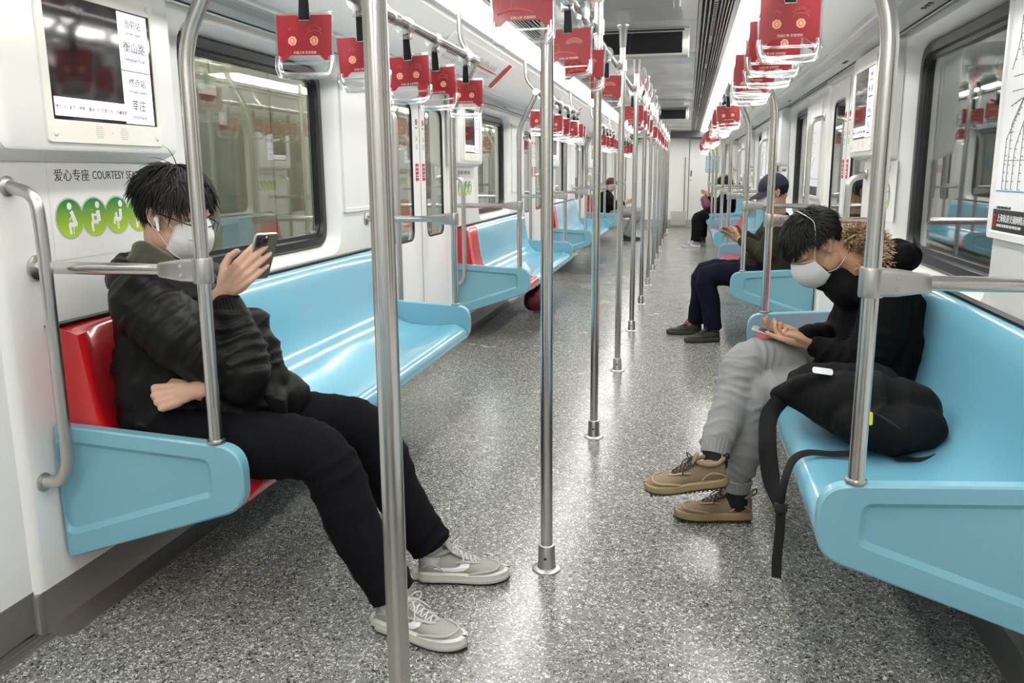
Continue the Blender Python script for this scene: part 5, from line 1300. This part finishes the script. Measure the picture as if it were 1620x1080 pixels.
# ------------------------------------------------------------ passengers farther down the car
def sitter(name, label, s, Y, o):
    """s: +1 sits on the right bench facing left, -1 on the left bench facing right. All x given as distance u from the centre line."""
    X = lambda u: XC+s*u
    W = lambda p: V(X(p[0]), Y+p[1], p[2])
    Hm = head_frame(W(o['head']), V(-s*o['fwd'][0], o['fwd'][1], o['fwd'][2]))
    hip = [W((1.06, q*.09, .51)) for q in (-1, 1)]; vox = o.get('vox', .006)
    kn = [W(p) for p in o['knee']]; an = [W(p) for p in o['ankle']]; sh = [W(p) for p in o['sh']]; el = [W(p) for p in o['el']]; wr = [W(p) for p in o['wr']]
    hd = [(W(o['hold'])-w_).normalized() for w_ in wr]
    def fb(bm):
        head_fill(bm, Hm); cap(bm, [Hm @ V(-.022, 0, -.05), W((1.06, 0, .90))], [.052, .06]); cap(bm, [W((1.08, 0, .52)), W((1.09, 0, .7)), W((1.07, 0, .85))], [.11, .105, .10])
        for a, b, c in zip(sh, el, wr): cap(bm, [a, b, c], [.055, .04, .027])
        for a, b, c in zip(hip, kn, an): cap(bm, [a, b, c, c+V(-s*.05, 0, -.04)], [.08, .055, .035, .03])
        for q, (c, d) in enumerate(zip(wr, hd)):
            side = V(0, 1, 0) if q == 0 else V(0, -1, 0); M = frame(c, d, V(0, 0, 1)); hand_fill(bm, M, [(25, 35, 20)]*4, 1, .3)
    p = organic(name, fb, vox, o['skin'], it=2); tag(p, label, 'person')
    def fj(bm):
        cap(bm, [W((1.06, 0, .53)), W((1.09, 0, .68)), W((1.07, 0, .82))], [.16, .155, .12], 16); cap(bm, [sh[0].lerp(sh[1], .12), sh[0].lerp(sh[1], .88)], [.08, .08], 14)
        for q in (-.1, .1): cap(bm, [W((1.05, q, .54)), W((1.08, q, .78))], [.125, .11], 14)
        for a, b, c in zip(sh, el, wr): cap(bm, [a, b], [.085, .078], 14); cap(bm, [b, b.lerp(c, .85)], [.076, .046], 14)
        cap(bm, [W((1.05, -.06, .90)), W((1.10, 0, .915)), W((1.05, .06, .90))], [.04, .045, .04], 12)
        for q in (-.09, .09): cap(bm, [W((.98, q, .55)), W((.86, q, .575))], [.09, .07], 12)
    organic('jacket', fj, max(vox*1.3, .008), o['top'], p, 3, folds([[tuple(W((1.07, 0, .5))), tuple(W((1.07, 0, .88)))]]+[[tuple(a), tuple(b), tuple(c)] for a, b, c in zip(sh, el, wr)], .008, .08, [(tuple(e_), .11) for e_ in el], .012, 61))
    def ft(bm):
        cap(bm, hip, [.11, .11], 14)
        for a, b, c in zip(hip, kn, an): sweep(bm, smooth_path([a, (a+b)/2, b, (b+c)/2, c+V(0, 0, -.03)], 3), [.105, .102, .098, .094, .09, .087, .083, .080, .077, .075, .073, .071, .069], 16)
    organic('trousers', ft, max(vox*1.3, .008), o['leg'], p, 3, folds([[tuple(a), tuple(b), tuple(c)] for a, b, c in zip(hip, kn, an)], .006, .08, [(tuple(k_), .10) for k_ in kn], .008, 71))
    for c, dd in zip(an, o['toe']): shoe(p, c+V(s*.05, 0, -c.z), V(-s*dd[0], dd[1], 0), L=.27, cols=o['shoe'], style=o.get('style', 'boot'))
    return p, Hm, W
blk = mat('black_wool', (.005, .005, .0055), .9, spec=.12); DS = (mat('dark_shoe', (.03, .028, .024), .6), mat('dark_mid', (.05, .045, .04), .6), M_RUB, M_RUB, mat('dark_overlay', (.05, .046, .04), .6))
p3, H3, W3 = sitter('person', 'person in navy cap and olive parka on the second right bench, holding a phone', 1, 6.47, dict(
    head=(1.015, -.02, 1.095), fwd=(.93, -.10, -.36), skin=SKIN2, top=mat('olive_parka', (.034, .031, .018), .85, spec=.15), leg=mat('navy_cotton', (.007, .008, .019), .9, spec=.12), shoe=DS,
    knee=[(.565, -.115, .485), (.555, .115, .490)], ankle=[(.625, -.13, .12), (.50, .12, .12)], toe=[(.27, -.09), (.27, -.02)], sh=[(1.06, -.18, .86), (1.06, .18, .86)],
    el=[(.97, -.20, .66), (.95, .20, .68)], wr=[(.79, -.07, .755), (.80, .09, .785)], hold=(.72, .0, .80), vox=.0055))
def cap_hat(parent, M, m):
    bm = newbm()
    rows = []
    for j in range(9):
        a = j/8*PI/2; rows.append([M @ V(-.012+.112*math.cos(a)*math.cos(t), .092*math.cos(a)*math.sin(t), .026+.112*math.sin(a)) for t in [2*PI*k/28 for k in range(28)]])
    loft(bm, [[M @ V(-.012+.108*math.cos(t), .088*math.sin(t), .020) for t in [2*PI*k/28 for k in range(28)]]]+rows); c = finish(bm, 'cap_crown', m, parent, angle=60)
    bm = newbm(); lo, hi = [], []
    for t in [-1+2*k/16 for k in range(17)]:
        a = t*1.25; r0 = (-.012+.110*math.cos(a), .090*math.sin(a)); r1 = (r0[0]+.075*math.cos(t*1.35)**.7+.003, r0[1]*1.02); zz = .030-.012*(1-t*t)*0
        lo.append((r0, r1, zz))
    f = [[M @ V(q[0][0], q[0][1], q[2]+.002+d) for q in lo]+[M @ V(q[1][0], q[1][1], q[2]-.018-.016*abs(q[1][1])/.09+d) for q in lo[::-1]] for d in (0, .004)]
    loft(bm, f); finish(bm, 'cap_brim', m, parent, angle=50)
    bm = newbm(); ellipsoid(bm, (-.012, 0, .139), (.007, .007, .004), M, 10); finish(bm, 'cap_button', m, c)
cap_hat(p3, H3, mat('navy_cap', (.012, .014, .030), .8)); mask(p3, H3, 'fold'); face_bits(p3, H3)
hair_fill(p3, H3, lambda p: p.x < -.01 and -.05 < p.z < .03, 700, .02, .003, rr=(.102, .082, .09), seed=3)
R3 = frame(W3((.715, -.02, .800)), (0, 1, .1), (-.85, .0, .45)); phone('phone', R3, 'dark phone in the hands of the capped person in the olive parka', mat('black_case', (.015, .015, .018), .3))
p4, H4, W4 = sitter('person', 'person', 1, 14.78, dict(
    head=(1.01, 0, 1.02), fwd=(.93, -.1, -.36), skin=SKIN, top=blk, leg=blk, shoe=(mat('lilac_mesh', (.30, .28, .36), .7), M_WHITE, M_WHITE, M_WHITE, mat('lilac', (.20, .18, .28), .7)), style='trainer',
    knee=[(.60, -.30, .49), (.58, -.12, .49)], ankle=[(.58, -.42, .12), (.55, -.25, .12)], toe=[(.27, -.02), (.27, .0)], sh=[(1.05, -.18, .82), (1.05, .18, .82)], el=[(.93, -.2, .68), (.90, .18, .70)], wr=[(.74, -.08, .82), (.78, .08, .80)], hold=(.66, -.02, .92), vox=.009))
p4['label'] = 'person in black coat and pale trainers on the farthest right bench, bag in lap'
hair_fill(p4, H4, reg_long, 500, .08, .007, rr=(.112, .094, .102), seed=5)
def pinkbag(bm): cap(bm, [W3((0, 0, 0)), W3((0, 0, 0))+V(0, 0, .001)], [.001, .001]); cap(bm, [W4((.74, -.10, .66)), W4((.70, -.08, .76))], [.10, .085], 14)
def pinkbag(bm): cap(bm, [W4((.74, -.10, .68)), W4((.70, -.08, .77))], [.095, .080], 14)
t = organic('handbag', pinkbag, .012, mat('plum_leather', (.16, .03, .085), .5), None, 3, folds([[tuple(W4((.74, -.1, .6))), tuple(W4((.70, -.1, .8)))]], .008, .06, seed=5)); tag(t, 'plum pink bag on the lap of the passenger in black at the far right', 'bag')
bm = newbm(); sweep(bm, smooth_path([W4((.72, -.14, .80)), W4((.70, -.12, .87)), W4((.70, -.06, .87)), W4((.72, -.02, .80))], 4), .006, 6); finish(bm, 'bag_handle', mat('plum_leather', (.16, .03, .085), .5), t)
p5, H5, W5 = sitter('person', 'grey-haired person in dark coat on the far right bench, mostly hidden behind the poles', 1, 15.55, dict(
    head=(1.03, 0, 1.05), fwd=(.95, 0, -.28), skin=SKIN, top=mat('dark_navy_coat', (.014, .015, .024), .85), leg=blk, shoe=DS, knee=[(.70, -.12, .49), (.70, .12, .49)], ankle=[(.70, -.12, .12), (.70, .12, .12)], toe=[(.27, 0), (.27, 0)],
    sh=[(1.05, -.18, .83), (1.05, .18, .83)], el=[(.97, -.2, .66), (.97, .2, .66)], wr=[(.80, -.05, .66), (.80, .05, .66)], hold=(.70, 0, .66), vox=.010))
hair_fill(p5, H5, reg_long, 400, .06, .007, rr=(.110, .092, .100), seed=6, m=mat('grey_hair', (.28, .28, .27), .6))
p6, H6, W6 = sitter('person', 'person in rust beanie, black jacket and grey trousers on the farthest left bench', -1, 15.75, dict(
    head=(.985, 0, 1.00), fwd=(.85, .1, -.5), skin=SKIN, top=blk, leg=mat('stone_cotton', (.30, .30, .31), .9), shoe=DS, knee=[(.50, -.10, .50), (.47, .12, .52)], ankle=[(.68, -.12, .12), (.64, .10, .12)], toe=[(.27, 0), (.27, 0)],
    sh=[(1.04, -.18, .80), (1.04, .18, .80)], el=[(.93, -.2, .64), (.93, .2, .64)], wr=[(.72, -.05, .68), (.72, .05, .68)], hold=(.62, 0, .72), vox=.009))
def beanie(bm): ellipsoid(bm, (-.014, 0, .045), (.108, .092, .100), H6, 18); 
organic('beanie', beanie, .010, mat('rust_knit', (.085, .028, .018), .9), p6, 2)
R6 = frame(W6((.63, 0, .735)), (0, 1, 0), (.8, 0, .5)); phone('phone', R6, 'dark phone in the hands of the beanie-wearing passenger at the far left', mat('black_case', (.015, .015, .018), .3))
# red and black bag under the second left bench
def bagf(bm): cap(bm, [V(-1.33, 7.40, .11), V(-1.30, 7.66, .11)], [.10, .10], 14); cap(bm, [V(-1.30, 7.42, .19), V(-1.29, 7.62, .19)], [.05, .05], 12)
def bagd(co, no):
    f = folds([[(-1.33, 7.4, .1), (-1.3, 7.66, .1)]], .010, .06, seed=8)(co, no); f[co[:, 2] < .03] = 0; return f
t = organic('duffel_bag', bagf, .010, mat('crimson_nylon', (.13, .008, .018), .6), None, 3, bagd); tag(t, 'red and black bag on the floor under the second left bench', 'bag')
bm = newbm()
for y in (7.44, 7.60): strap_band(bm, [V(-1.43, y, .14), V(-1.34, y, .235), V(-1.24, y, .20), V(-1.205, y, .09), V(-1.20, y+.01, .015)], .014, .003)
finish(bm, 'bag_strap', M_WEB, t)
